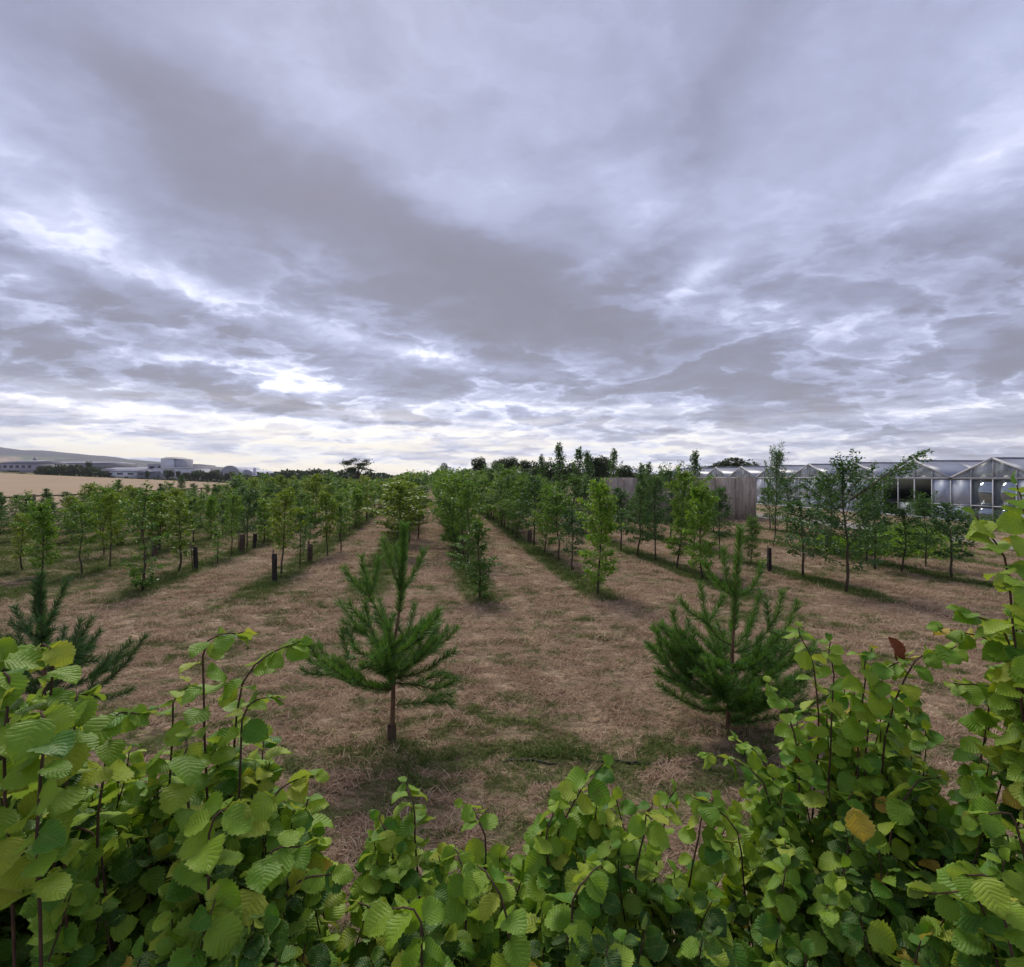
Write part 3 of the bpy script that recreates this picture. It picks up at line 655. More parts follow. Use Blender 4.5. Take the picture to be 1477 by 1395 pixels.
for k, ck in ROWS.items():
    y = start[k]
    while y < 150:
        if rnd.random() > (.04 if k in 'AG' else .20 if k in 'FHIJKLMN' else .12):
            x = ck + ROWDIR * y + rnd.gauss(0, .08); u = CU + x / y * F
            blocked = (k in 'DES' and y > 27) or (k == 'C' and y > 60)
            if -60 < u < 1540 and not blocked:
                h = rnd.uniform(*hts[k])
                if k in 'ABC' and y > 24: h *= 1 + .18 * min(1, (y - 24) / 30)
                if k in 'FHIJKLMN' and y > 30: h *= 1.05
                h *= rnd.choice([1, 1, 1, 1.1, .85])
                if u < 340 and rnd.random() < .9: h = min(h, CAM_H - rnd.uniform(9, 38) / F * y)
                if u > 640: h = min(h, CAM_H + rnd.uniform(-12, 12) / F * y)
                if 866 < u < 914 and y > 18: h = min(h, CAM_H - rnd.uniform(16, 30) / F * y)
                if 1058 < u < 1094: y += 1.4; continue
                if 975 < u < 1094: h = min(h, CAM_H - rnd.uniform(14, 26) / F * y)
                TREES.append((y, rnd.choice(mixes[k]), x, y, h, rnd.uniform(0, 6.28), rnd.uniform(.95, 1.35) * (1.25 if k == 'G' else .85 if k == 'A' and y < 22 else 1), None, k))
        y += 1.42 + rnd.gauss(0, .08) + max(0, (y - 60) * .012)
TREES.sort(key=lambda t: t[0])
rowname = {'A': 'first row right of the lane', 'B': 'second row right of the lane', 'C': 'third row right of the lane', 'D': 'fourth row right of the lane', 'E': 'fifth row right of the lane', 'S': 'last row before the path',
           'G': 'first row left of the lane', 'F': 'second row left of the lane', 'H': 'third row left of the lane', 'I': 'fourth row left of the lane', 'J': 'fifth row left of the lane',
           'K': 'sixth row left of the lane', 'L': 'seventh row left of the lane', 'M': 'eighth row left of the lane', 'N': 'row nearest the wheat field'}
words_ = ['', 'first', 'second', 'third', 'fourth', 'fifth', 'sixth', 'seventh', 'eighth', 'ninth', 'tenth']
seen = {}
IND = TREES[:268]; REST = TREES[268:]
for (d, key, x, y, h, rz, ws, lab, row) in IND:
    seen[row] = seen.get(row, 0) + 1; n = seen[row]; desc = PROTO[key][2]
    if lab: grp = 'young trees planted in rows'
    elif n <= 10: lab = '%s, %s in the %s' % (desc, words_[n], rowname[row]); grp = 'young trees planted in rows'
    else: lab = 'young tree deep in the %s' % rowname[row]; grp = 'young trees deep in the ' + rowname[row]
    place(key, x, y, h, rz, ws, lab, grp, rnd.gauss(0, .035))
# first hedge-like tree of row A: narrow leafy skirt, wide arching spray to the left
tm, cm = sapling(h=2.35, base=.02, rad=.30, nbr=52, nleaf=3000, leaf=.055, seed=41, m='lf_mid', prof='col', up=(20, 55), spray=.09,
                 extra=[(.50, 178, 22, .85), (.45, 186, 12, .75), (.60, 172, 30, .7), (.40, 170, 8, .6), (.45, 5, 10, .5), (.5, -12, 20, .45), (.66, 185, 45, .6), (.42, 200, 15, .7)])
x, y = pix(692, 862); o = empty('young_tree', (x, y, zf(x, y))); o.scale = (.80, .80, .655)
tag(o, 'bushy hornbeam-like tree with leafy skirt, nearest in the central rows', 'tree', 'young trees planted in rows'); link('trunk', tm, o); link('crown', cm, o)
# leaning open tree with a long branch reaching to the upper right, in front of the greenhouse
tm, cm = sapling(h=2.75, base=.15, rad=.72, nbr=34, nleaf=3600, leaf=.058, seed=52, m='lf_dark', prof='egg', up=(15, 45), lean=-.04,
                 droop=.12, spray=.085,
                 extra=[(.66, 2, 36, 2.15), (.66, 4, 36, 2.1), (.66, 0, 34, 1.7), (.30, 165, 20, 1.2), (.34, 200, 15, 1.1), (.40, 178, 25, 1.2), (.28, 5, 18, .9), (.40, 15, 20, 1.0), (.72, 170, 40, .7)])
x, y = pix(1220, 853); o = empty('young_tree', (x, y, zf(x, y)))
tag(o, 'open dark tree with one long bough reaching up right over the greenhouse', 'tree', 'young trees planted in rows'); link('trunk', tm, o); link('crown', cm, o)

# trees too far down the rows to count: one mass
def join_far(name, items, keep, label):
    cache = {}; Vs, Ts, mats, mi, off = [], [], [], [], 0
    for (d, key, x, y, h, rz, ws, lab, row) in items:
        if key not in cache:
            cm = PROTO[key][1]; n = len(cm.vertices); co = np.zeros(n * 3, np.float32); cm.vertices.foreach_get('co', co); cache[key] = (co.reshape(-1, 4, 3), cm.materials[0])
        co, m = cache[key]; kk = max(60, int(len(co) * keep)); ix = np.random.RandomState(int(y * 91) % 9999).choice(len(co), kk, False)
        q = co[ix]; cen = q.mean(1, keepdims=True); q = cen + (q - cen) * (1 / math.sqrt(keep)) * .8
        s = h / PROTO[key][3]['h']; c_, s_ = math.cos(rz), math.sin(rz)
        q = q.reshape(-1, 3) * [s * ws, s * ws, s]; q = np.stack([q[:, 0] * c_ - q[:, 1] * s_ + x, q[:, 0] * s_ + q[:, 1] * c_ + y, q[:, 2] + zf(x, y)], -1)
        k = np.arange(kk) * 4 + off; off += kk * 4; Vs.append(q); Ts += [np.stack([k, k + 1, k + 2], -1), np.stack([k, k + 2, k + 3], -1)]
        if m not in mats: mats.append(m)
        mi.append(np.full(kk * 2, mats.index(m)))
    me = mesh_np(name, np.concatenate(Vs), np.concatenate(Ts), mats, midx=np.concatenate(mi))
    return tag(link(name, me), label, 'trees', kind='stuff')
join_far('distant_saplings', REST, .16, 'mass of young trees filling the far end of the plantation rows')

# ------------------------------------------------------------------ far trees: leaf-clump crowns on real trunks
def big_crown(w, h, zc, n, leaf, seed, lobes=9, m='lf_copse', flat=1.0):
    r = np.random.RandomState(seed); Lc = unit(r.normal(0, 1, (lobes, 3))) * r.uniform(.25, .8, (lobes, 1)); Lc[:, 2] *= flat
    Lr = r.uniform(.28, .52, lobes); k = r.randint(0, lobes, n); d = unit(r.normal(0, 1, (n, 3)))
    p = Lc[k] + d * (Lr[k] * r.uniform(.55, 1.08, n) ** .5)[:, None]
    p = p * [w / 2, w / 2, h / 2] + [0, 0, zc]
    Dv = unit(r.normal(0, 1, (n, 3))); Nv = unit(d + r.normal(0, .5, (n, 3)) + [0, 0, .4]); Nv = unit(Nv - Dv * (Nv * Dv).sum(-1, keepdims=True))
    Lf = leaf * r.uniform(.6, 1.4, n); V, T3 = kites(p, Dv, Nv, Lf, Lf * .75)
    return mesh_np('crown', V, T3, [M[m]])
def trunk_mesh(h, r0, limbs, spread, seed, m='bark'):
    r = np.random.RandomState(seed); mb = MB(); mb.tube([(0, 0, -.2), (0, 0, h * .3), (r.normal(0, .05 * h), 0, h * .75)], [r0, r0 * .8, r0 * .35], 7)
    for i in range(limbs):
        a = i * 2.4; z0 = h * r.uniform(.25, .55); L = spread * r.uniform(.6, 1)
        mb.tube([(0, 0, z0), (math.cos(a) * L * .5, math.sin(a) * L * .5, z0 + L * .45), (math.cos(a) * L, math.sin(a) * L, z0 + L * .8)], [r0 * .45, r0 * .3, r0 * .1], 5, False)
    return mb.mesh('trunk', M[m], True)
big = [(big_crown(2, 2, 1.25, 2600, .11, 70 + i, 8 + i), trunk_mesh(2, .09, 6, .7, 80 + i)) for i in range(4)]
def far_tree(x, y, w, h, k, label, name='round_tree', group='dark trees along the far edge of the wheat field', zb=None):
    o = empty(name, (x, y, zf(x, y) if zb is None else zb), rnd.uniform(0, 6.28)); o.scale = (w / 2, w / 2, h / 2.2)
    tag(o, label, 'tree', group); link('crown', big[k][0], o); link('trunk', big[k][1], o); return o
def far_at(u, v_top, v_base, w_px, Yd, label, **kw):
    zb = CAM_H + (CV - v_base) / F * Yd; zt = CAM_H + (CV - v_top) / F * Yd; x = (u - CU) / F * Yd
    return far_tree(x, Yd, w_px / F * Yd, zt - zb, rnd.randrange(4), label, zb=zb, **kw)
far_at(1052, 655, 700, 78, 105, 'broad rounded dark tree rising behind the greenhouse roofs', group='trees beyond the greenhouses')
far_at(1022, 668, 700, 50, 110, 'lower dark tree left of the broad tree behind the greenhouses', group='trees beyond the greenhouses')
far_at(1082, 667, 700, 36, 112, 'lower dark tree right of the broad tree behind the greenhouses', group='trees beyond the greenhouses')
for i, (u, vt, w) in enumerate([(694, 664, 26), (716, 668, 30), (738, 664, 34), (760, 668, 36), (786, 666, 34), (855, 662, 36), (828, 668, 34), (874, 664, 42), (900, 672, 34), (645, 675, 22), (668, 680, 26), (812, 672, 34)]):
    far_at(u, vt - 5, 702, w * 1.3, 66 + (i * 7) % 25, ['dark ragged tree', 'dark upright tree', 'dark bushy tree'][i % 3] + ' %s of the clump right of centre' % ['at the left end', 'second from the left', 'left of the middle', 'near the middle', 'right of the middle', 'towards the right end', 'behind the feathery tops', 'beside the wall', 'against the wall end', 'small and apart to the left', 'low between the lane and clump', 'below the tallest tops'][i], group='dark clump right of centre')
# feathery tall saplings whose tops stand against the sky
ft, fc2 = sapling(h=4.0, base=.25, rad=.62, nbr=26, nleaf=1000, leaf=.09, seed=61, m='lf_dark', prof='egg', up=(45, 72), spray=.10)
for i, (u, vt, Yd, nm) in enumerate([(812, 644, 30, 'tallest feathery treetop against the sky right of centre'), (836, 650, 31, 'feathery treetop just right of the tallest one'), (850, 655, 33, 'feathery treetop third right of the tallest one'), (881, 652, 34, 'dense feathery treetop left of the concrete wall'), (925, 672, 31, 'thin feathery treetop above the concrete wall'), (998, 656, 24, 'thin leaning treetop above the concrete wall corner'), (785, 660, 38, 'feathery treetop left of the tallest one'), (936, 672, 29, 'small thin treetop beside the wall centre')]):
    x = (u - CU) / F * Yd; h = CAM_H + (CV - vt) / F * Yd; o = empty('slender_tree', (x, Yd, zf(x, Yd)), i * 1.1); s = h / 4.0; o.scale = (s, s, s); o.rotation_euler = (0, .05 * (i % 3 - 1), i * 1.1)
    tag(o, nm, 'tree', 'slender trees above the rows'); link('trunk', ft, o); link('crown', fc2, o)
# lone umbrella-shaped tree on the skyline
Yd = 95.; x = (515 - CU) / F * Yd; o = empty('umbrella_tree', (x, Yd, zf(x, Yd))); tag(o, 'lone flat-topped tree on the skyline left of the central lane', 'tree')
h = CAM_H + (CV - 659) / F * Yd - zf(x, Yd)
r = np.random.RandomState(5); n = 1500; pads = [(r.uniform(-2.1, 2.1), r.uniform(-1.5, 1.5), r.uniform(.55, .95)) for _ in range(16)]
P0 = []
for (a, b_, c_) in pads: P0.append(np.array([a * (1.25 - .5 * c_), b_, h * c_]) + r.normal(0, 1, (n // 16, 3)) * [.42, .42, .14])
P0 = np.concatenate(P0); Dv = unit(r.normal(0, 1, P0.shape)); Nv = unit(np.cross(Dv, r.normal(0, 1, P0.shape)))
V, T3 = kites(P0, Dv, Nv, np.full(len(P0), .26), np.full(len(P0), .18)); link('crown', mesh_np('crown', V, T3, [M['lf_copse']]), o)
mb = MB(); mb.tube([(0, 0, -.2), (.05, 0, h * .45), (.2, 0, h * .8)], [.16, .12, .05], 7)
for (a, b_, c_) in pads: mb.tube([(.03, 0, h * .35), (a * .5, b_ * .5, h * c_ * .8), (a * (1.25 - .5 * c_), b_, h * c_)], [.07, .045, .02], 5, False)
link('trunk', mb.mesh('trunk', M['bark'], True), o)

# dark woodland band along the horizon
def wood(name, u0, u1, vt, vb, Yd, n, leaf, seed, label, dep=25, m='lf_copse'):
    r = np.random.RandomState(seed); u = r.uniform(u0, u1, n); yy = Yd + r.uniform(0, dep, n)
    x = (u - CU) / F * Yd * 1.0; top = np.interp(u, *vt) if isinstance(vt, tuple) else np.full(n, vt)
    bump = 1 - .35 * np.abs(np.sin(x * math.pi / (leaf * 11) + .8 * np.sin(x * .05))) ** 2 * (1 + .3 * np.sin(x * .31))
    zt = CAM_H + (CV - top) / F * Yd; zb = CAM_H + (CV - vb) / F * Yd
    zz = zb + (zt - zb) * bump * r.rand(n) ** .45
    P0 = np.stack([x, yy, zz], -1); Nv = unit(r.normal(0, .6, P0.shape) + [0, -.5, .6]); Dv = unit(np.cross(Nv, r.normal(0, 1, P0.shape)))
    Lf = leaf * r.uniform(.6, 1.4, n); V, T3 = kites(P0, Dv, Nv, Lf, Lf * .8)
    return tag(link(name, mesh_np(name, V, T3, [M[m]])), label, 'woodland', kind='stuff')
wood('distant_treeline', -120, 470, ([-120, 0, 60, 120, 200, 300, 400, 470], [681, 680, 676, 676, 680, 679, 680, 681]), 694, 430, 26000, 2.0, 11, 'dark line of distant trees behind the industrial buildings')
wood('horizon_woodland', 370, 720, ([370, 420, 470, 500, 560, 640, 720], [683, 678, 678, 681, 685, 684, 682]), 700, 240, 22000, 1.1, 12, 'dark woodland band on the horizon at the centre')
wood('horizon_woodland_right', 700, 1600, ([700, 1600], [683, 682]), 704, 240, 16000, 1.6, 13, 'dark woodland band on the horizon behind the greenhouses')

# ------------------------------------------------------------------ industrial estate beyond the wheat
def flat(name, c, rough=.6, scale=.25, var=.12):
    c1 = tuple(min(1, v * (1 + var)) for v in c); c0 = tuple(v * (1 - var) for v in c)
    return noisy(name, c0, c1, scale, rough, bump=0)
M['clad'] = flat('pale_cladding', (.33, .33, .38)); M['cladroof'] = flat('grey_roof_sheet', (.22, .22, .25)); M['cladwhite'] = flat('white_cladding', (.55, .56, .60)); M['claddark'] = flat('dark_cladding', (.16, .17, .21))  # muted blue-grey tones carry the distance haze in the colour
M['glassdark'] = flat('dark_window', (.05, .055, .07), .2); M['cladblue'] = flat('blue_grey_cladding', (.24, .25, .33)); M['asphalt'] = flat('asphalt_road', (.06, .06, .065))
def px_box(mb, u0, u1, vt, vb, Yd, dep): a = at(u0, vb, Yd); b = at(u1, vt, Yd); mb.box((a.x, Yd, a.z), (b.x, Yd + dep, b.z))
def warehouse(u0, u1, vt, vb, Yd, dep, roof_v, wallm, roofm, label, bays=0, doors=(), name='warehouse'):
    a = at(u0, vb, Yd); b = at(u1, vt, Yd); o = empty(name, (a.x, Yd, a.z)); W = b.x - a.x; H = b.z - a.z
    tag(o, label, 'building', 'industrial buildings beyond the wheat field')
    mb = MB(); mb.box((0, 0, -1.2), (W, dep, H)); mb.build('wall', wallm, o)
    rh = (vt - roof_v) / F * Yd; mb = MB()
    mb.add([(-.4, -.4, H + .02), (W + .4, -.4, H + .02), (W + .4, dep + .4, H + .02), (-.4, dep + .4, H + .02), (-.4, dep / 2, H + rh), (W + .4, dep / 2, H + rh)],
           [(0, 1, 5, 4), (3, 4, 5, 2), (0, 3, 2, 1)], [(0, 4, 3), (1, 2, 5)]); mb.build('roof', roofm, o)
    wm = None
    for i in range(bays):
        if wm is None: q = MB(); q.box((0, -.06, 0), (W / bays * .55, .05, H * .28)); wm = q.mesh('window', M['glassdark'])
        link('window', wm, o, (W * (i + .22) / bays, 0, H * .52))
    for (d0, d1, dh) in doors: q = MB(); q.box((W * d0, -.08, 0), (W * d1, .05, H * dh)); q.build('door', M['glassdark'], o)
    return o
warehouse(-6, 47, 669, 681, 345, 30, 663, M['clad'], M['cladroof'], 'long pale shed at the left edge of the horizon', 6)
warehouse(44, 152, 668, 676, 470, 40, 665.5, M['cladroof'], M['cladwhite'], 'very long low pale roof behind the church tower')
warehouse(150, 196, 680.5, 689, 318, 22, 677, M['cladwhite'], M['clad'], 'white low shed with arched entrance left of the tall block', 3, [(.08, .22, .7)])
warehouse(139, 213, 677.5, 684, 345, 35, 674, M['clad'], M['cladwhite'], 'wide pale warehouse behind the white low shed')
warehouse(198, 220, 681, 690, 316, 15, 679.5, M['claddark'], M['cladroof'], 'dark grey shed between the white shed and tall block', 2)
warehouse(213, 262, 670, 682, 350, 40, 668.5, M['clad'], M['cladroof'], 'grey two-storey block below the tall cube tower', 4)
warehouse(220, 270, 675.5, 690.5, 322, 25, 674, M['cladwhite'], M['clad'], 'pale long block in front of the tall cube tower', 0, [(.05, .15, .4)])
# tall cube tower with chamfered top and lighter left face
a = at(232, 672, 340); b = at(259.5, 661.5, 340); o = empty('tower_block', (a.x, 340, a.z)); tag(o, 'tall grey cube-shaped tower block with slightly domed top', 'building', 'industrial buildings beyond the wheat field')
W = b.x - a.x; H = b.z - a.z; q = MB(); q.box((0, 0, -5), (W * .68, 14, H)); q.build('wall', M['cladwhite'], o); q = MB(); q.box((W * .68 + .02, .6, -5), (W, 14, H - .3)); q.build('side_wall', M['clad'], o)
q = MB(); q.add([(-.2, -.2, H), (W * .7, -.2, H), (W + .2, .5, H - .3), (W + .2, 14.2, H - .3), (-.2, 14.2, H), (W * .15, 3, H + 1.0), (W * .6, 3, H + 1.0), (W * .6, 11, H + 1.0), (W * .15, 11, H + 1.0)], [(0, 1, 6, 5), (5, 6, 7, 8), (0, 5, 8, 4), (2, 3, 7, 6)], [(1, 2, 6), (3, 4, 7), (4, 8, 7)]); q.build('roof', M['cladroof'], o)
# arched halls
def arch_hall(u0, u1, vt, vb, Yd, dep, label):
    a = at(u0, vb, Yd); b = at(u1, vt, Yd); W = b.x - a.x; H = b.z - a.z; o = empty('arched_hall', (a.x + W / 2, Yd, a.z)); tag(o, label, 'building', 'industrial buildings beyond the wheat field')
    n = 18; ar = [(math.cos(math.pi * i / n) * W / 2, math.sin(math.pi * i / n) ** .9 * H) for i in range(n + 1)]
    q = MB(); V = [(x, 0, z) for x, z in ar] + [(x, dep, z) for x, z in ar]; q.add(V, [(i, i + 1, n + 2 + i, n + 1 + i) for i in range(n)]); q.build('roof', M['cladwhite'], o, True)
    q = MB(); V = [(x * .93, -.02, z * .93) for x, z in ar] + [(0, -.02, -1)]; q.add(V, [], [(i + 1, i, n + 1) for i in range(n)]); q.build('end_wall', M['clad'], o)
    q = MB(); V = [(x, -.15, z) for x, z in ar] + [(x * .93, -.15, z * .93) for x, z in ar]; q.add(V, [(i, i + 1, n + 2 + i, n + 1 + i) for i in range(n)]); q.build('arch_rim', M['cladwhite'], o)
arch_hall(316.5, 347, 671.5, 687, 330, 30, 'large white arched hall right of the dark trees')
arch_hall(345.5, 366, 677.5, 687, 335, 30, 'smaller white arched hall beside the large one')
q = MB(); a = at(367.5, 688, 332); b = at(370.5, 675, 332); q.tube([(0, 0, 0), (0, 0, b.z - a.z)], [1.0, .9], 14); o = q.build('silo_tower', M['cladwhite'], smooth=True); o.location = a; tag(o, 'thin white vent tower right of the arched halls', 'tower')
warehouse(345, 440, 686.5, 690, 318, 22, 685, M['cladwhite'], M['clad'], 'long flat white office building right of the arched halls', 14)
warehouse(403, 457, 690.2, 696, 300, 15, 689.2, M['cladwhite'], M['cladroof'], 'low white shed nearest the field edge', 5)
# church tower
a = at(49.5, 672, 420); o = empty('church_tower', a); tag(o, 'dark little church tower on the left horizon', 'tower'); q = MB(); q.box((-1.2, 0, -3), (1.2, 2.4, 4.6)); q.build('tower_wall', M['claddark'], o)
q = MB(); q.add([(-1.25, -.05, 4.6), (1.25, -.05, 4.6), (1.25, 2.45, 4.6), (-1.25, 2.45, 4.6), (0, 1.2, 7.4)], [], [(0, 1, 4), (1, 2, 4), (2, 3, 4), (3, 0, 4)]); q.build('spire', M['claddark'], o)
# verge, road and trees along the field edge
rm = [('small', 0, 30), ]
spec = [(6, 679, 8, 330), (20, 677, 20, 332), (34, 680, 16, 318), (60, 672, 22, 325), (76, 670, 24, 330), (92, 671, 20, 327), (104, 672, 20, 322), (117, 675, 18, 322), (126, 664, 13, 330), (132, 673, 18, 320), (149, 678, 13, 306), (212, 676, 9, 308), (242, 676, 20, 306), (259, 678, 12, 305), (268, 680, 16, 307), (280, 678, 17, 309), (292, 680, 18, 306), (304, 681, 15, 308), (314, 682, 12, 305), (326, 681, 12, 304), (348, 681, 13, 304), (361, 686, 9, 303), (374, 685, 11, 303), (387, 686, 11, 303), (398, 686, 10, 303), (412, 684, 12, 310), (437, 678, 14, 330), (468, 677, 13, 320), (491, 678, 12, 320), (478, 684, 20, 290), (455, 683, 16, 305), (500, 682, 24, 280), (430, 684, 14, 312)]
things = ['dark round tree', 'dark bushy tree', 'dark tall tree']
refs = [(0, 50, 'left of the church tower'), (50, 122, 'between the church tower and the pale warehouse'), (122, 140, 'tallest over the hedge left of the pale warehouse'), (140, 230, 'beside the white low shed'), (230, 320, 'in front of the tall block'), (320, 345, 'in front of the large arched hall'), (345, 425, 'in front of the long white office building'), (425, 520, 'on the skyline right of the white sheds')]
cnt = {}
for i, (u, vt, w, Yd) in enumerate(spec):
    ref = next(r[2] for r in refs if r[0] <= u < r[1]); cnt[ref] = cnt.get(ref, 0) + 1
    vb = np.interp(u, [0, 300, 460, 520], [686, 695, 699, 699])
    far_at(u, vt + 1, vb, w, Yd, '%s, %s of those %s' % (things[i % 3], words_[min(10, cnt[ref])], ref))
xs_ = np.linspace(-345, -90, 60); Ygr = 298
V = [(x, Ygr, zf(x, Ygr) + .05) for x in xs_] + [(x, Ygr + 6, zf(x, Ygr + 6) + .05) for x in xs_]
q = MB(); q.add(V, [(i, i + 1, 61 + i, 60 + i) for i in range(59)]); o = q.build('road', M['asphalt']); tag(o, 'grey service road along the far field edge', kind='structure')
wood('edge_copse', 50, 146, ([50, 62, 90, 104, 120, 146], [676, 671, 670, 671, 673, 680]), 688, 312, 5200, .9, 31, 'dark copse between the church tower and the white sheds', dep=8)
wood('edge_thicket', 264, 440, ([264, 290, 330, 346, 370, 440], [680, 677, 681, 685, 685, 687]), 697, 306, 5600, .8, 32, 'dark thicket in front of the arched halls', dep=6)
wood('field_hedge', -60, 470, ([-60, 0, 300, 470], [682.5, 682.5, 692, 695.5]), 700, 300.5, 9000, .7, 21, 'low dark hedge along the far edge of the field', dep=2)

# ------------------------------------------------------------------ field fence on the left
M['fencewood'] = noisy('weathered_fence_wood', (.07, .05, .038), (.16, .125, .09), 18, stretch=(1, 1, .15))
o = empty('field_fence', (0, 0, 0)); tag(o, 'weathered post and rail fence between the young trees and the wheat', 'fence')
fy = [16 + 3.1 * i for i in range(15)]; pm = MB(); pm.box((-.06, -.06, -.2), (.06, .06, 1.33)); pm = pm.mesh('post', M['fencewood']); pts = []
_, y0 = pix(18, 752)
fy = [y0 + 3.0 * i for i in range(-3, 14)]
for y in fy: x = FENCE_C + ROWDIR * y; link('post', pm, o, (x, y, zf(x, y))); pts.append(Vector((x, y, zf(x, y))))
for (za, hh) in ((1.24, .09), (.75, .02), (.4, .02)):
    for a, b in zip(pts[:-1], pts[1:]): q = MB(); q.beam(a + Vector((0, 0, za)), b + Vector((0, 0, za)), .03 if hh > .05 else .012, hh); q.build('rail' if hh > .05 else 'wire', M['fencewood'], o)

# ------------------------------------------------------------------ tree guards
M['guard'] = noisy('dark_guard_mesh', (.014, .011, .010), (.05, .04, .035), 40, .8, stretch=(1, 1, .2)); M['guardbrown'] = noisy('brown_guard', (.05, .032, .022), (.11, .075, .05), 30, .8, stretch=(1, 1, .3))
def guard_mesh(r0, r1, h, m, seed):
    r = random.Random(seed); n = 10; q = MB(); V = []
    for (rr, z) in ((r0, -.03), (r0 * 1.03, h * .35), (r1 * .98, h * .7), (r1, h)):
        V += [(math.cos(2 * math.pi * k / n) * rr * r.uniform(.94, 1.05), math.sin(2 * math.pi * k / n) * rr * r.uniform(.94, 1.05), z + (r.uniform(-.012, .012) if z > h * .9 else 0)) for k in range(n)]
    inn = len(V)
    for (rr, z) in ((r1 * .9, h - .004), (r1 * .88, h * .35)): V += [(math.cos(2 * math.pi * k / n) * rr, math.sin(2 * math.pi * k / n) * rr, z) for k in range(n)]
    Q = [(i * n + k, i * n + (k + 1) % n, (i + 1) * n + (k + 1) % n, (i + 1) * n + k) for i in range(5) for k in range(n)]
    q.add(V, Q); return q.mesh('sleeve', m, True)
gms = [guard_mesh(.055, .058, .6, M['guard'], 1), guard_mesh(.085, .09, .55, M['guardbrown'], 2), guard_mesh(.05, .07, .58, M['guard'], 3)]
stake = MB(); stake.box((-.012, -.012, -.1), (.012, .012, .68)); stake = stake.mesh('stake', M['fencewood'])
for (u, v, k, tx, ty, s, lab) in [
    (396, 839, 0, .02, -.01, 1.05, 'black upright tree guard standing alone at the near end of its row'), (283, 822, 0, -.04, .02, .98, 'black tree guard left of the very short bright sapling'),
    (223, 803, 1, -.12, .03, 1.0, 'wide brown guard leaning left under a yellow-green sapling'), (349, 795, 1, .03, .05, 1.0, 'wide brown guard right of the very short bright sapling'),
    (367, 790, 2, .02, .12, .85, 'narrow black guard just right of the wide brown guard'), (312, 776, 0, 0, .02, .6, 'small black guard farther back between the left rows'),
    (379, 763, 1, .05, .2, .9, 'dark leaning guard farther back right of the narrow guard'), (177, 786, 1, -.1, .25, .6, 'slumped dark guard among the far left saplings'),
    (447, 808, 1, 0, .0, .85, 'wide brown guard with a small tree growing out of it'), (491, 743, 0, 0, .0, .75, 'black guard far down the second row left'),
    (1110, 824, 0, 0, .02, 1.0, 'black upright guard on the grass strip right of the right-hand pine'), (764, 784, 1, 0, .02, .9, 'brown guard on the grass strip behind the central lane bushes'), (1193, 796, 0, .02, 0, .9, 'black guard half hidden behind the leaning tree')]:
    x, y = pix(u, v); o = empty('tree_guard', (x, y, zf(x, y))); o.rotation_euler = (tx, ty, rnd.uniform(0, 3)); o.scale = (s, s, s); tag(o, lab, 'tree guard', 'plastic guards in the tree rows')
    link('sleeve', gms[k], o); link('stake', stake, o, (.0, .085 if k != 1 else .11, 0))
x, y = pix(504, 773); q = MB(); q.tube([(0, 0, -.1), (0.01, 0, .8)], .016, 6); o = q.build('stake', M['fencewood']); o.location = (x, y, 0); tag(o, 'thin bare wooden stake in the second row left of the lane', 'stake')

# ------------------------------------------------------------------ concrete wall of boards/panels in front of the greenhouses
m, T, b = mat('weathered_concrete', .9, .15)
p = T.node('ShaderNodeTexCoord').outputs['Object']; oi = T.node('ShaderNodeObjectInfo').outputs['Random']
n = T.noise(T.vmath('ADD', T.vmath('MULTIPLY', p, (5, 1, .55)), T.comb(T.math('MULTIPLY', oi, 30.), 0.0, 0.0)), 1.4, 8, .68, .3); n2 = T.noise(p, 11, 6, .7)
col = T.ramp(n, [(.3, (.18, .14, .11)), (.48, (.38, .315, .25)), (.7, (.56, .48, .39))])
col = T.mix(T.mr(n2, .4, .65, 0.0, .35), col, (.16, .125, .105, 1)); col = T.mix(T.math('MULTIPLY', oi, .3), col, (.42, .37, .33, 1)); T.put(b.inputs['Base Color'], col)
bp = T.node('ShaderNodeBump'); bp.inputs['Distance'].default_value = .03; T.put(bp.inputs['Height'], n2); T.l.new(bp.outputs[0], b.inputs['Normal']); M['conc'] = m
o = empty('concrete_wall', (0, 0, 0)); tag(o, 'weathered brown concrete panel wall standing before the greenhouses', 'wall')
Yw = 31.; x0 = (872 - CU) / F * Yw; x1 = (1089 - CU) / F * Yw; npan = 8; pw = (x1 - x0) / npan
for i in range(npan):
    q = MB(); q.box((0, 0, -.1), (pw - .03, .16, 2.36 + [.0, .0, .02, -.01, .0, .01, .0, .02][i])); w_ = q.build('panel', M['conc'], o); w_.location = (x0 + i * pw, Yw + [.0, .05, 0, .08, 0, .1, .02, 0][i], zf(x0, Yw))
for i in range(4):
    q = MB(); q.box((0, 0, -.1), (.16, 1.5, 2.34)); w_ = q.build('panel', M['conc'], o); w_.location = (x1 + .0, Yw + .2 + i * 1.53, zf(x1, Yw))
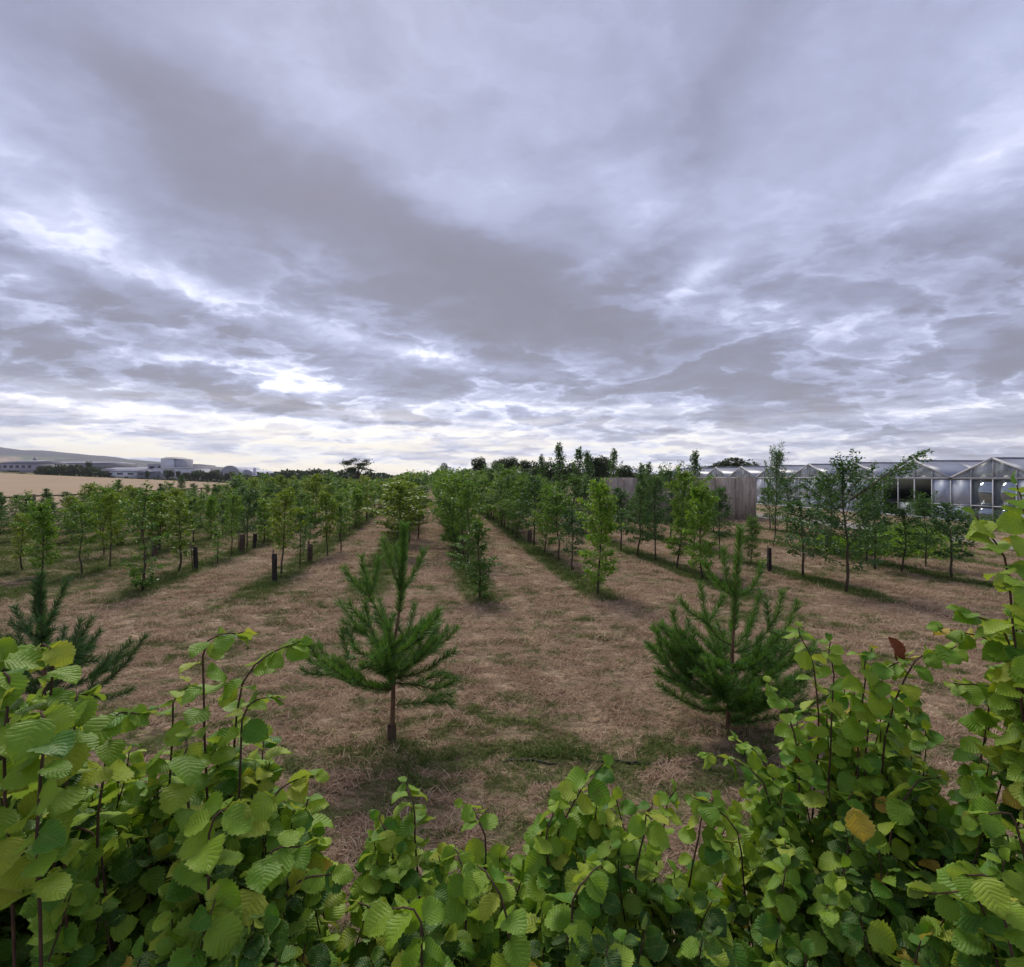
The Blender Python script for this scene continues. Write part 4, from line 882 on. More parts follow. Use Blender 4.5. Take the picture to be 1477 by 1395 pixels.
# pale rubble bags seen through the leaves at the wall foot
M['bag'] = noisy('white_bulk_bag', (.45, .45, .44), (.66, .66, .64), 5, .7, bump=.05)
def bag(x, y, s, lab):
    q = MB(); n = 12; V = []
    rng = random.Random(int(x * 10))
    for z, rr in ((0, .82), (.15, 1.), (.5, 1.04), (.8, .98), (.92, .8), (.86, .5)): V += [((math.copysign(abs(math.cos(2 * math.pi * k / n)) ** .55, math.cos(2 * math.pi * k / n)) * rr * .45 + rng.uniform(-.02, .02)) * s, (math.copysign(abs(math.sin(2 * math.pi * k / n)) ** .55, math.sin(2 * math.pi * k / n)) * rr * .45 + rng.uniform(-.02, .02)) * s, z * s) for k in range(n)]
    V.append((0, 0, .84 * s)); Q = [(i * n + k, i * n + (k + 1) % n, (i + 1) * n + (k + 1) % n, (i + 1) * n + k) for i in range(5) for k in range(n)]
    q.add(V, Q, [(5 * n + k, 5 * n + (k + 1) % n, 6 * n) for k in range(n)]); o = q.build('bulk_bag', M['bag'], smooth=True); o.location = (x, y, zf(x, y)); tag(o, lab, 'sack')
bag(9.7, 29.5, 1.2, 'pale bulk sack at the foot of the wall behind the dark trees')

# ------------------------------------------------------------------ greenhouses: one multi-span block, facade parallel to the rows
M['alu'] = noisy('white_painted_frame', (.38, .39, .41), (.55, .56, .58), 6, .5, bump=0); M['darkframe'] = flat('dark_gutter', (.06, .06, .07))
m, T, b = mat('greenhouse_glass', .08, .6); p = T.node('ShaderNodeTexCoord').outputs['Object']; n = T.noise(p, 1.5, 6, .6)
T.put(b.inputs['Base Color'], T.ramp(n, [(.35, (.38, .44, .48)), (.7, (.58, .63, .67))])); T.put(b.inputs['Roughness'], T.mr(n, .3, .7, .18, .4)); T.put(b.inputs['Alpha'], T.mr(n, .35, .7, .42, .72)); b.inputs['Metallic'].default_value = 0; M['glass'] = m
m, T, b = mat('grey_blue_roof_glass', .35, .5); p = T.node('ShaderNodeNewGeometry').outputs['Position']; n = T.noise(p, .7, 6, .6)
T.put(b.inputs['Base Color'], T.ramp(n, [(.35, (.17, .18, .23)), (.7, (.24, .26, .33))])); M['roofglass'] = m  # grey-blue glass, tone varied at random
m, T, b = mat('whitewashed_panel', .45, .4); p = T.node('ShaderNodeTexCoord').outputs['Object']; oi = T.node('ShaderNodeObjectInfo').outputs['Random']; n = T.noise(T.vmath('MULTIPLY', p, (1, 3, .5)), 2.2, 7, .65)
T.put(b.inputs['Base Color'], T.mix(oi, T.ramp(n, [(.35, (.28, .33, .43)), (.7, (.42, .48, .60))]), (.50, .54, .60, 1))); M['white_panel'] = m
m, T, b = mat('glass_clear_dark', .03, .8); b.inputs['Base Color'].default_value = (.34, .40, .44, 1); b.inputs['Alpha'].default_value = .80; b.inputs['Metallic'].default_value = .75; b.inputs['IOR'].default_value = 1.7; M['glassreflect'] = m
GW = 4.64; G0 = 28.6 - GW / 2; C0 = 29.0; nspan = 9; GUT = 2.33; RDG = 3.38; DEEP = 26.
ang = -math.atan(ROWDIR); dirl = math.sqrt(1 + ROWDIR ** 2)
go = empty('greenhouse', (C0 + ROWDIR * G0, G0, zf(C0, G0)), ang)
tag(go, 'long glazed multi-gabled greenhouse block with white frames along the right side', 'greenhouse')
wv = GW * dirl   # span along local y
kmin, kmax = -2, nspan
pane_meshes = {}
def pane(w, h, kind):
    key = (round(w, 2), round(h, 2), kind)
    if key not in pane_meshes: q = MB(); q.box((-.006, .012, .012), (.006, w - .012, h - .012)); pane_meshes[key] = q.mesh('pane', M[kind])
    return pane_meshes[key]
frame = MB(); gut = MB(); bars = MB()
for k in range(kmin, kmax):
    y0 = k * wv; ym = y0 + wv / 2; y1 = y0 + wv
    # gable triangle panes (4, split at the mullions)
    cuts = [y0, y0 + wv * .25, ym, y0 + wv * .75, y1]
    hz = lambda yq: GUT + .06 + (RDG - GUT - .06) * (1 - abs(yq - ym) / (wv / 2))
    for a, b in zip(cuts[:-1], cuts[1:]):
        q = MB(); z0 = GUT + .06; V = [(0, a + .02, z0), (0, b - .02, z0), (0, b - .02, hz(b - .02) - .03), (0, a + .02, hz(a + .02) - .03)]; V2 = [(.012, v[1], v[2]) for v in V]
        q.add(V + V2, [(0, 1, 2, 3), (7, 6, 5, 4), (0, 4, 5, 1), (1, 5, 6, 2), (2, 6, 7, 3), (3, 7, 4, 0)]); q.build('gable_pane', M['glass'], go)
        if b != cuts[-1]: frame.beam((-.01, b, z0), (-.01, b, hz(b) - .04), .045, .04)
    # barge boards
    frame.beam((-.05, y0, GUT + .02), (-.05, ym, RDG), .06, .10); frame.beam((-.05, ym, RDG), (-.05, y1, GUT + .02), .06, .10)
    # roof: sheets of glass per slope, plus bars
    for (ya, yb) in ((y0, ym), (y1, ym)):
        npn = 10 if k < 4 else 5
        for j in range(npn):
            xa, xb = DEEP * j / npn + .02, DEEP * (j + 1) / npn - .02; za = GUT + .05; t = .012
            V = [(xa, ya, za), (xb, ya, za), (xb, yb, RDG - .01), (xa, yb, RDG - .01)]; V2 = [(v[0], v[1], v[2] + t) for v in V]
            q = MB(); q.add(V + V2, [(3, 2, 1, 0), (4, 5, 6, 7), (0, 1, 5, 4), (1, 2, 6, 5), (2, 3, 7, 6), (3, 0, 4, 7)]); q.build('roof_pane', M['roofglass'], go)
    bars.beam((-.08, ym, RDG + .03), (DEEP, ym, RDG + .03), .06, .05)
    gut.beam((-.10, y0, GUT), (DEEP, y0, GUT), .16, .10)
    # facade bays
    nb = 4; bw = wv / nb
    for j in range(nb):
        ya = y0 + j * bw; frame.beam((-.02, ya, -.1), (-.02, ya, GUT - .05), .055, .05)
        kind = 'glass'
        if k in (0,) and j in (0, 1): kind = 'glassreflect' if j == 1 else 'dark'
        if k == 0 and j == 0: kind = 'white_panel'
        if k == 0 and j >= 2: kind = 'glassreflect'
        if k == 0 and j == 1: kind = 'glassreflect'
        if k == 1 and j in (0, 1): kind = 'dark'
        if k == 1 and j in (2, 3): kind = 'dark'
        if k == -1: kind = 'glassreflect'
        if k >= 2: kind = ['white_panel', 'glass', 'glass', 'white_panel'][(k + j) % 4]
        if (k == 1 and j == 0): kind = 'white_panel'
        if (k == 0 and j == 3): kind = 'white_panel'
        if kind != 'dark':
            for (za, zb) in ((.05, .85), (.9, GUT - .08)): w_ = link('pane', pane(bw - .05, zb - za, kind), go, (.01, ya + .025, za))
        elif j == 2: link('pane', pane(bw - .05, .8, 'glass'), go, (.01, ya + .025, .05))
        frame.beam((-.02, ya, .875), (-.02, ya + bw, .875), .05, .05) if kind != 'dark' else None
frame.beam((-.02, kmin * wv, GUT), (-.02, kmax * wv, GUT), .06, .09); frame.beam((-.02, kmin * wv, .02), (-.02, kmax * wv, .02), .08, .12)
frame.build('frame', M['alu'], go); gut.build('gutter', M['darkframe'], go); bars.build('ridge_bar', M['alu'], go)
q = MB(); q.box((DEEP - .1, kmin * wv, 0), (DEEP, kmax * wv, GUT)); q.box((7, kmin * wv, 0), (7.1, kmax * wv, GUT * .98)); q.build('interior_backing', flat('dim_interior_backing', (.10, .12, .115), .7, .6, .4), go)  # plain dark sheets: the dim interior put into their colour
q = MB(); q.box((0, kmin * wv - .02, .0), (DEEP, kmin * wv, GUT)); q.box((0, kmax * wv, .0), (DEEP, kmax * wv + .02, GUT)); q.build('end_wall', M['white_panel'], go)
for j in range(9):  # benches of plants seen dimly inside
    q = MB(); q.box((1.2, j * 4.0 - 4, .7), (6.2, j * 4.0 - 1.2, .76)); q.build('bench', M['alu'], go)
# concrete path and weeds in front of the greenhouse
M['path'] = noisy('pale_concrete_path', (.17, .155, .135), (.27, .25, .225), 2.5, .9, bump=.01, obj=False)
cs_ = [19.0, 19.7, 20.5, 21.3]; yy = np.linspace(14, 62, 40); V = []; Q = []
for y in yy: V += [(c + ROWDIR * y + .15 * math.sin(y * 1.3 + c), y, zf(c, y) + .035) for c in cs_]
for i in range(39): Q += [(i * 4 + j, i * 4 + j + 1, i * 4 + 5 + j, i * 4 + 4 + j) for j in range(3)]
q = MB(); q.add(V, Q); o = q.build('path', M['path']); tag(o, 'pale concrete path beside the greenhouse', kind='structure')
def weeds(name, pts, n, hmax, leaf, m, seed, label):
    r = np.random.RandomState(seed); k = r.randint(0, len(pts), n); P = np.array([p[:2] for p in pts]); W = np.array([p[2] for p in pts])[k]; Hh = np.array([p[3] for p in pts])[k]
    d = r.normal(0, .45, (n, 2)); xy = P[k] + d * W[:, None]; z = Hh * r.rand(n) * np.exp(-(d ** 2).sum(-1) * 1.5)
    P0 = np.stack([xy[:, 0], xy[:, 1], Z(xy[:, 0], xy[:, 1]) + z], -1); Dv = unit(r.normal(0, 1, P0.shape) + [0, 0, .3]); Nv = unit(r.normal(0, .5, P0.shape) + [0, 0, 1]); Nv = unit(Nv - Dv * (Nv * Dv).sum(-1, keepdims=True))
    Lf = leaf * r.uniform(.6, 1.5, n); V, T3 = kites(P0, Dv, Nv, Lf, Lf * .4); return tag(link(name, mesh_np(name, V, T3, [M[m]])), label, 'weeds', kind='stuff')
wp = []
for (u, v, w, hh) in [(1265, 800, 1.0, 1.0), (1235, 800, .8, .8), (1330, 800, 1.2, 1.2), (1285, 790, 1.2, 1.1), (1200, 790, .8, .6), (1310, 780, 1.6, .9)]:
    x, y = pix(u, v); wp.append((x, y, w, hh * .8))
weeds('bright_weeds', wp, 5200, 1, .13, 'lf_bright', 5, 'bright green weeds at the path edge before the greenhouse')
wp = [((1300 + 30 * i - CU) / F * (21 + (i * 7) % 6), 21 + (i * 7) % 6, 1.2, .7 + .3 * (i % 2)) for i in range(6)]
weeds('dark_weeds', wp, 4200, 1, .10, 'lf_dark', 6, 'dark low growth between the path and greenhouse')

# ------------------------------------------------------------------ black irrigation pipe in the grass
q = MB(); pts = []
for i in range(26):
    x = -.1 + i * .068; y = 4.68 + .03 * math.sin(i * .6) + .015 * math.sin(i * 1.9); pts.append((x, y, zf(x, y) - .004 + .016 * (1 + math.sin(i * .5)) * .5 - (.02 if i in (0, 25) else 0)))
q.tube(pts, .011, 8); o = q.build('irrigation_pipe', flat('black_pipe', (.018, .017, .017), .55), smooth=True); tag(o, 'black irrigation pipe lying half hidden in the turf near the hedge', 'pipe')

# ------------------------------------------------------------------ young pines
def needles(polyline, seed, m, dens=900, nl=.062, taper=1.0, start=0.0):
    """needle pairs along a shoot, pointing forward and outward"""
    r = np.random.RandomState(seed); P = np.array([tuple(p) for p in polyline]); d = np.diff(P, axis=0); L = np.linalg.norm(d, axis=1); cum = np.concatenate([[0], np.cumsum(L)]); tot = cum[-1]
    n = int(tot * dens); s = r.uniform(start * tot, tot, n); i = np.clip(np.searchsorted(cum, s) - 1, 0, len(d) - 1); f = (s - cum[i]) / L[i]
    base = P[i] + d[i] * f[:, None]; t = unit(d[i]); rv = unit(np.cross(t, r.normal(0, 1, (n, 3))))
    fw = r.uniform(.7, 1.15, (n, 1)); dr = unit(t * fw + rv + [0, 0, .18]); ln = (nl * r.uniform(.75, 1.15, n))[:, None]
    side = unit(np.cross(dr, r.normal(0, 1, (n, 3)))) * .0020
    mid = base + dr * ln * .55; tip = base + dr * ln + t * ln * .10
    V = np.stack([base - side, base + side, mid + side * .9, tip, mid - side * .9], 1).reshape(-1, 3); k = np.arange(n) * 5
    return mesh_np('needles', V, [np.stack([k, k + 1, k + 2, k + 4], -1), np.stack([k + 4, k + 2, k + 3], -1)], [M[m]])
def smooth_line(pts, n=3):
    out = []; P = [pts[0]] + list(pts) + [pts[-1]]
    for i in range(1, len(P) - 2):
        for j in range(n):
            t = j / n; a, b, c, d = P[i - 1], P[i], P[i + 1], P[i + 2]
            out.append(.5 * ((2 * b) + (c - a) * t + (2 * a - 5 * b + 4 * c - d) * t * t + (3 * b - a - 3 * c + d) * t ** 3))
    out.append(pts[-1]); return out
def pine(label, u, v, Yd, trunk_px, shoots, seed, m, extra=10, trunk_n=.5, whorls=(.26, .33, .42, .50), spreadang=.9):
    """shoots: (pixel polyline, depth offset at the tip in metres, radius)"""
    x = (u - CU) / F * Yd; base = Vector((x, Yd, zf(x, Yd))); root = empty('young_pine', base); tag(root, label, 'tree', 'young pines in the foreground')
    r = random.Random(seed)
    def loc(pu, pv, dy): return at(pu, pv, Yd + dy) - base
    tr = smooth_line([loc(a, b, 0) for a, b in trunk_px]); n = len(tr)
    tr[0].z = -.05
    rad = [.024 * (1 - .80 * i / (n - 1)) for i in range(n)]
    q = MB(); q.tube(tr, rad, 9); tk = link('trunk', q.mesh('trunk', M['pinebark'], True), root)
    link('needles', needles(tr, seed, m, 800, .082, start=trunk_n), tk)
    def branch(pl, r0, sd):
        q = MB(); k = len(pl); q.tube(pl, [max(.0022, r0 * (1 - .75 * i / (k - 1))) for i in range(k)], 6)
        br = link('branch', q.mesh('branch', M['pineshoot'] if r0 < .007 else M['pinebark'], True), root)
        link('needles', needles(pl, sd, m, 900, .078, start=.02), br)
    for i, (px, dy, r0) in enumerate(shoots):
        k = len(px); pl = smooth_line([loc(a, b, dy * (j / (k - 1)) ** 1.0 if k > 1 else 0) for j, (a, b) in enumerate(px)]); branch(pl, r0, seed * 100 + i)
    # more shoots towards and away from the viewer, at the whorls
    H = tr[-1].z
    for i in range(extra):
        whorl = r.choice(whorls); j = min(n - 1, int(whorl * n)); p = tr[j]
        a = r.choice([1, -1]) * math.radians(90) + r.uniform(-spreadang, spreadang); L = H * (.46 - .32 * whorl) * r.uniform(.75, 1.15); e = math.radians(r.uniform(5, 28))
        d = Vector((math.cos(a) * math.cos(e), math.sin(a) * math.cos(e), math.sin(e)))
        pl = [p + d * L * s + Vector((0, 0, .35 * L * s * s)) for s in (0, .25, .5, .75, 1)]; branch(pl, .007, seed * 77 + i)
        for s_ in (1, -1):
            p2 = pl[2]; d2 = (d + Vector((-d.y, d.x, 0)) * .8 * s_ + Vector((0, 0, .5))).normalized()
            branch([p2 + d2 * L * .38 * s for s in (0, .5, 1)], .004, seed * 55 + i * 2 + (s_ > 0))
    return root
def z2(*p): return [(400 + a / 3.487, 720 + b / 3.487) for a, b in p]
def z3(*p): return [(880 + a / 3.875, 740 + b / 3.875) for a, b in p]
def z1(*p): return [(a / 2.954, 800 + b / 2.954) for a, b in p]
pine('bright young pine with forked leader in the centre foreground', 565, 1066, 5.05, z2((577, 1200), (580, 1080), (583, 960), (586, 830), (590, 715), (608, 600), (622, 462), (632, 300), (640, 135)), [
    (z2((622, 462), (585, 370), (560, 290), (528, 205)), -.10, .006), (z2((622, 462), (672, 400), (715, 320), (738, 255)), .06, .006), (z2((622, 462), (618, 350), (590, 240)), .12, .005),
    (z2((588, 715), (545, 640), (500, 560), (466, 495)), .05, .009), (z2((466, 495), (445, 400), (422, 290)), .05, .005), (z2((466, 495), (395, 430), (335, 350)), -.08, .005), (z2((466, 495), (490, 400), (512, 300)), .1, .005),
    (z2((550, 780), (510, 740), (470, 650), (400, 580), (358, 525)), -.15, .006), (z2((470, 650), (450, 580), (440, 520)), .0, .004),
    (z2((575, 840), (500, 795), (430, 780), (385, 745)), -.25, .006), (z2((400, 800), (360, 800), (338, 725), (320, 655)), .15, .005), (z2((385, 745), (365, 690), (345, 650)), .15, .004),
    (z2((583, 930), (490, 945), (400, 930), (345, 865), (300, 800)), -.30, .009), (z2((400, 930), (300, 885), (238, 850), (180, 765), (148, 705)), -.15, .007), (z2((300, 885), (200, 880), (118, 860)), .0, .004), (z2((238, 850), (170, 820), (140, 760)), .15, .004), (z2((345, 865), (250, 800), (200, 730)), .1, .005),
    (z2((595, 830), (650, 760), (710, 700), (745, 630), (765, 585)), .2, .007), (z2((595, 850), (700, 800), (775, 750), (850, 710), (905, 645)), .1, .008), (z2((775, 750), (790, 690), (800, 640)), .15, .004), (z2((775, 750), (830, 690), (860, 650)), .1, .004),
    (z2((590, 900), (690, 880), (770, 850), (830, 800), (895, 765)), -.1, .008), (z2((590, 925), (700, 935), (790, 955), (850, 940), (905, 905)), -.2, .008), (z2((700, 935), (780, 890), (840, 870)), .1, .005), (z2((790, 955), (830, 905), (870, 880)), .1, .004),
    (z2((592, 1036), (690, 1026), (800, 1018), (885, 1028)), -.1, .006), (z2((740, 1022), (830, 985), (895, 975)), .1, .003), (z2((590, 880), (640, 820), (680, 740), (690, 650)), .3, .006), (z2((583, 900), (560, 820), (545, 740), (540, 690)), .35, .005)], 1, 'needle', 14, .60, (.26, .30, .34, .40), 1.2)
pine('full young pine with many upswept shoots beside the right hedge shrub', 1051, 1050, 5.3, z3((660, 1200), (662, 1090), (668, 1000), (680, 870), (685, 740), (694, 600), (700, 470), (712, 280), (727, 90)), [
    (z3((700, 470), (662, 400), (642, 300), (632, 200)), .05, .006), (z3((700, 470), (765, 445), (820, 375), (852, 275)), -.05, .006), (z3((700, 470), (630, 425), (560, 340), (528, 275)), -.1, .005),
    (z3((684, 740), (600, 695), (540, 612), (455, 560), (392, 485)), -.1, .009), (z3((540, 612), (522, 520), (508, 400)), .05, .005), (z3((540, 612), (590, 560), (632, 465)), .1, .004),
    (z3((684, 760), (770, 660), (805, 560), (842, 440)), .15, .007), (z3((690, 780), (800, 740), (885, 650), (935, 570), (962, 440)), -.05, .008), (z3((885, 650), (965, 690), (1010, 590), (1050, 500)), .05, .005), (z3((885, 650), (880, 560), (870, 500)), .1, .004),
    (z3((665, 975), (600, 930), (500, 850), (400, 760), (345, 655)), -.1, .010), (z3((400, 760), (375, 680), (350, 540)), .05, .005), (z3((345, 655), (300, 650), (285, 630)), .05, .004), (z3((500, 850), (470, 740), (460, 640)), .1, .005), (z3((400, 700), (430, 660), (440, 600)), .1, .003),
    (z3((540, 985), (430, 950), (330, 860), (262, 780), (208, 735)), -.2, .008), (z3((330, 860), (285, 760), (262, 660)), .0, .005), (z3((262, 780), (240, 770), (215, 740)), .0, .003),
    (z3((662, 1010), (530, 1010), (400, 945), (290, 905), (260, 880)), -.25, .007), (z3((662, 1100), (540, 1105), (430, 1060), (330, 1000), (270, 960)), -.3, .007), (z3((400, 1050), (420, 960), (460, 900)), .1, .004),
    (z3((668, 975), (790, 985), (920, 890), (1030, 830), (1150, 760)), -.1, .009), (z3((920, 890), (960, 790), (985, 700)), .05, .005), (z3((1030, 830), (1090, 800), (1140, 720)), .05, .004), (z3((668, 1080), (800, 1100), (930, 1060), (1020, 1000)), -.25, .007),
    (z3((680, 900), (735, 850), (760, 750), (780, 600)), .2, .006), (z3((680, 920), (640, 830), (632, 700), (600, 620)), .3, .006), (z3((675, 900), (700, 1000), (780, 1040), (850, 1000)), -.45, .007), (z3((668, 950), (620, 1000), (590, 1050), (540, 1060)), -.5, .007), (z3((680, 870), (850, 830), (940, 760), (1000, 740)), .2, .006)], 2, 'needle', 30, .5, (.07, .10, .14, .17, .22, .30, .38), 1.5)
pine('dark young pine half hidden behind the left hedge shrub', 66, 1052, 5.3, z1((195, 760), (190, 600), (183, 450), (180, 330), (176, 200), (175, 85)), [
    (z1((182, 330), (215, 270), (250, 200), (288, 105)), .05, .007), (z1((180, 335), (155, 270), (148, 190), (150, 120)), -.05, .006), (z1((188, 350), (200, 300), (240, 250)), -.1, .004),
    (z1((192, 620), (280, 620), (375, 585), (480, 520), (560, 430), (618, 345)), -.1, .010), (z1((480, 520), (500, 430), (560, 370)), .1, .005), (z1((375, 585), (430, 480), (480, 420)), .15, .005), (z1((375, 595), (470, 610), (565, 575)), -.05, .006),
    (z1((188, 500), (240, 460), (320, 385), (370, 310), (395, 270)), .15, .008), (z1((320, 385), (330, 330), (345, 280)), .1, .004), (z1((240, 460), (300, 440), (390, 400)), .1, .005),
    (z1((188, 520), (120, 460), (90, 380), (75, 320)), .1, .007), (z1((190, 600), (90, 560), (20, 480), (-40, 400)), .0, .009), (z1((90, 560), (60, 470), (50, 400)), .1, .005), (z1((190, 560), (260, 540), (340, 470), (420, 450)), .2, .006)], 3, 'needle_dark', 14, .55, (.2, .28, .36, .44), 1.5)
# guard collar at the centre pine's foot
q = MB(); x, y = (565 - CU) / F * 5.05, 5.05; q.tube([(0, 0, -.02), (.002, 0, .10), (0, 0, .135)], [.042, .040, .036], 10, False); o = q.build('stem_guard', M['guardbrown'], smooth=True); o.location = (x, y, zf(x, y)); tag(o, 'short brown plastic collar around the centre pine stem', 'tree guard')

# ------------------------------------------------------------------ hazel hedge in the foreground
def hazel_leaf(seed, m):
    r = random.Random(seed); nt = 14; S = (-1, -.55, 0, .55, 1); V = []; UV = []
    fold = r.uniform(.05, .22); curl = r.uniform(.10, .42); ph = r.uniform(0, 6.28); wav = r.uniform(.05, .12); asym = r.uniform(-.06, .06); tw = r.uniform(-.3, .3); rip = r.uniform(.02, .055)
    for i in range(nt + 1):
        t = i / nt
        w = .50 * (math.sin(math.pi * min(1, t ** .72)) ** .62 if 0 < t < 1 else 0) * (1.06 - .16 * t)
        if t > .84: w *= (1 - t) / .16 * .75 + .25 if t < 1 else 0
        for s in S:
            ww = w
            if abs(s) == 1: ww *= 1.0 + (.085 if i % 2 else -.075) + r.uniform(-.03, .03)
            x = ww * s * (1 + asym * s)
            y = t + .09 * abs(s) * (1 - t) - .16 * abs(s) * max(0, .30 - t) / .30
            z = fold * abs(x) * 1.0 + .011 * math.sin(2 * math.pi * (t * 4 - abs(s) * .9)) * abs(s) + rip * math.sin(7 * t + 3 * abs(s) + ph * 2) * abs(s) - curl * t * t * .9 + wav * math.sin(5 * t + 2.5 * s + ph) * abs(s) + tw * x * t + r.uniform(-.011, .011)
            V.append((x, y + .18, z)); UV.append((s * .5 + .5, t))
    n = len(S); Q = [(i * n + j, i * n + j + 1, (i + 1) * n + j + 1, (i + 1) * n + j) for i in range(nt) for j in range(n - 1)]
    k = len(V); V += [(-.012, 0, .0), (.012, 0, .0), (.010, .19, .006), (-.010, .19, .006)]; UV += [(.5, .5)] * 4; Q.append((k, k + 1, k + 2, k + 3))
    return mesh_np('leaf', V, np.array(Q), [M[m]], True, UV)
LEAVES = {m: [hazel_leaf(10 * i + s, m) for s in range(7)] for i, m in enumerate(('h_young', 'h_mid', 'h_deep', 'h_gold'))}
LEAVES['h_rust'] = [hazel_leaf(99, 'h_rust')]
LCACHE = {}
def leaf_np(me):
    if me.name not in LCACHE:
        n = len(me.vertices); co = np.zeros(n * 3, np.float32); me.vertices.foreach_get('co', co); f = np.array([tuple(p.vertices) for p in me.polygons])
        uvl = me.uv_layers[0].data; uv = np.zeros((n, 2), np.float32)
        for l, d in zip(me.loops, uvl): uv[l.vertex_index] = d.uv
        LCACHE[me.name] = (co.reshape(-1, 3), f, uv)
    return LCACHE[me.name]
def shrub(label, root_xy, shoots, seed, gold=.006, cap=300):
    """shoots: (tip, mid or None, leafy length, leaf scale, tone) in world space"""
    r = random.Random(seed); rx, ry = root_xy; root = empty('hazel_shrub', (rx, ry, zf(rx, ry))); tag(root, label, 'shrub', 'hazel shrubs of the foreground hedge'); org = Vector(root.location)
    stems = MB(); leaves = []
    for (tip, mid, ll, ls, tone) in shoots:
        tip = Vector(tip); b0 = Vector((rx + r.gauss(0, .08), ry + r.gauss(0, .06), 0.0))
        if mid is None: mid = tip.lerp(b0, .35) + Vector((tip.x - b0.x, tip.y - b0.y, 0)) * .22 + Vector((r.gauss(0, .09), r.gauss(0, .06), 0))
        mid = Vector(mid); low = mid.lerp(b0, .5) + Vector((mid.x - b0.x, mid.y - b0.y, 0)) * .2
        pl = smooth_line([b0, low, mid, tip], 6); pl = [p + Vector((math.sin(i * 1.7 + tip.x * 9), math.cos(i * 1.3 + tip.y * 7), 0)) * .004 for i, p in enumerate(pl)]; k = len(pl)
        stems.tube([p - org for p in pl], [.0048 * (1 - .70 * i / (k - 1)) for i in range(k)], 5, False)
        seg = [(pl[i + 1] - pl[i]).length for i in range(k - 1)]; tot = sum(seg); s = 0.0; side = r.choice((1, -1)); az0 = r.uniform(0, 6.28); j = 0
        while s < min(ll, tot * .8):
            d = tot - s; i = 0
            while i < k - 2 and d > seg[i]: d -= seg[i]; i += 1
            p = pl[i].lerp(pl[i + 1], min(1, d / seg[i])); t = (pl[i + 1] - pl[i]).normalized()
            if j < 4: size = .030 + .007 * j
            else: size = min(.060, .036 + .008 * j) * r.uniform(.75, 1.15)
            size *= ls; side = -side; a = az0 + (0 if side > 0 else math.pi) + r.gauss(0, .45)
            if j == 0: dr = (t + Vector((r.gauss(0, .5), r.gauss(0, .5), -.2))).normalized()
            else: dr = Vector((math.cos(a), math.sin(a), 0)); dr = (dr + t * .25 + Vector((0, 0, r.uniform(-.75, .18)))).normalized()
            nm = (Vector((0, 0, 1)) + Vector((0, -.35, 0)) + Vector((r.gauss(0, .55), r.gauss(0, .55), 0)) + dr * .2); nm = (nm - dr * nm.dot(dr)).normalized()
            tn = tone if r.random() > .34 else r.choice(('h_young', 'h_mid'))
            if j <= 2 and tone == 'h_mid' and r.random() < .75: tn = 'h_young'
            if r.random() < gold: tn = 'h_gold'
            me = r.choice(LEAVES[tn]); X_ = dr.cross(nm).normalized()
            mt = Matrix(((X_.x * size, dr.x * size, nm.x * size, p.x), (X_.y * size, dr.y * size, nm.y * size, p.y), (X_.z * size, dr.z * size, nm.z * size, p.z), (0, 0, 0, 1)))
            leaves.append((me, mt, size)); s += r.uniform(.017, .031) * (1 if j > 3 else .42) * ls ** .5; j += 1
    link('stems', stems.mesh('stems', M['twig'], True), root)
    def vis(e):
        p = e[1].translation; u = CU + p.x / p.y * F; v = CV + (CAM_H - p.z) / p.y * F
        return (0 if -30 < u < 1510 and v < 1430 else 10) + p.y + .6 * max(0, (v - 1200) / 800)
    leaves = [e for e in leaves if e[1].translation.y > .55]
    leaves.sort(key=vis)
    for (me, mt, sz) in leaves[:cap]:
        o = link('leaf', me, root); o.matrix_parent_inverse = Matrix.Identity(4); o.matrix_basis = Matrix.Translation(-org) @ mt
    rest = leaves[cap:]
    if rest:
        Vs, Fs, Us, mats, mi, off = [], [], [], [], [], 0
        for (me, mt, sz) in rest:
            co, f, uv = leaf_np(me); A_ = np.array(mt)[:3]; q = co @ A_[:, :3].T + A_[:, 3] - np.array(org); Vs.append(q); Fs.append(f + off); Us.append(uv); off += len(co)
            if me.materials[0] not in mats: mats.append(me.materials[0])
            mi.append(np.full(len(f), mats.index(me.materials[0])))
        o = link('foliage', mesh_np('foliage', np.concatenate(Vs), np.concatenate(Fs), mats, True, np.concatenate(Us), midx=np.concatenate(mi)), root); o['kind'] = 'stuff'
    return root, org
def fill(u0, u1, outline, y0, y1, n, seed, ls=1.0, ll=.52, rmax=330, deep=.5):
    """random shoots whose tips lie under the hedge's top line"""
    r = random.Random(seed); ou = [p[0] for p in outline]; ov = [p[1] for p in outline]; out = []
    for i in range(n):
        u = r.uniform(u0, u1); q = (i + .5) / n; rr = rmax * q; y = y1 + (y0 - y1) * min(1, q * .95 + r.uniform(-.12, .12))
        v = float(np.interp(u, ou, ov)) + 18 + rr + r.uniform(-8, 25); tip = at(u, v, y)
        if tip.z < .5: continue
        tone = 'h_mid' if rr < rmax * .4 else ('h_deep' if r.random() < .7 else 'h_mid')  # lower shoots take the darker leaves: hedge shade painted by tone
        if rr < rmax * .25 and r.random() < .5: tone = 'h_young'
        out.append((tip, None, ll * r.uniform(.7, 1.2), ls, tone))
    return out
def sh(tip, mid, y, ll=.3, ls=1.0, tone='h_young', dy=.05): return (at(tip[0], tip[1], y), at(mid[0], mid[1], y - dy), ll * 1.5, ls, tone)
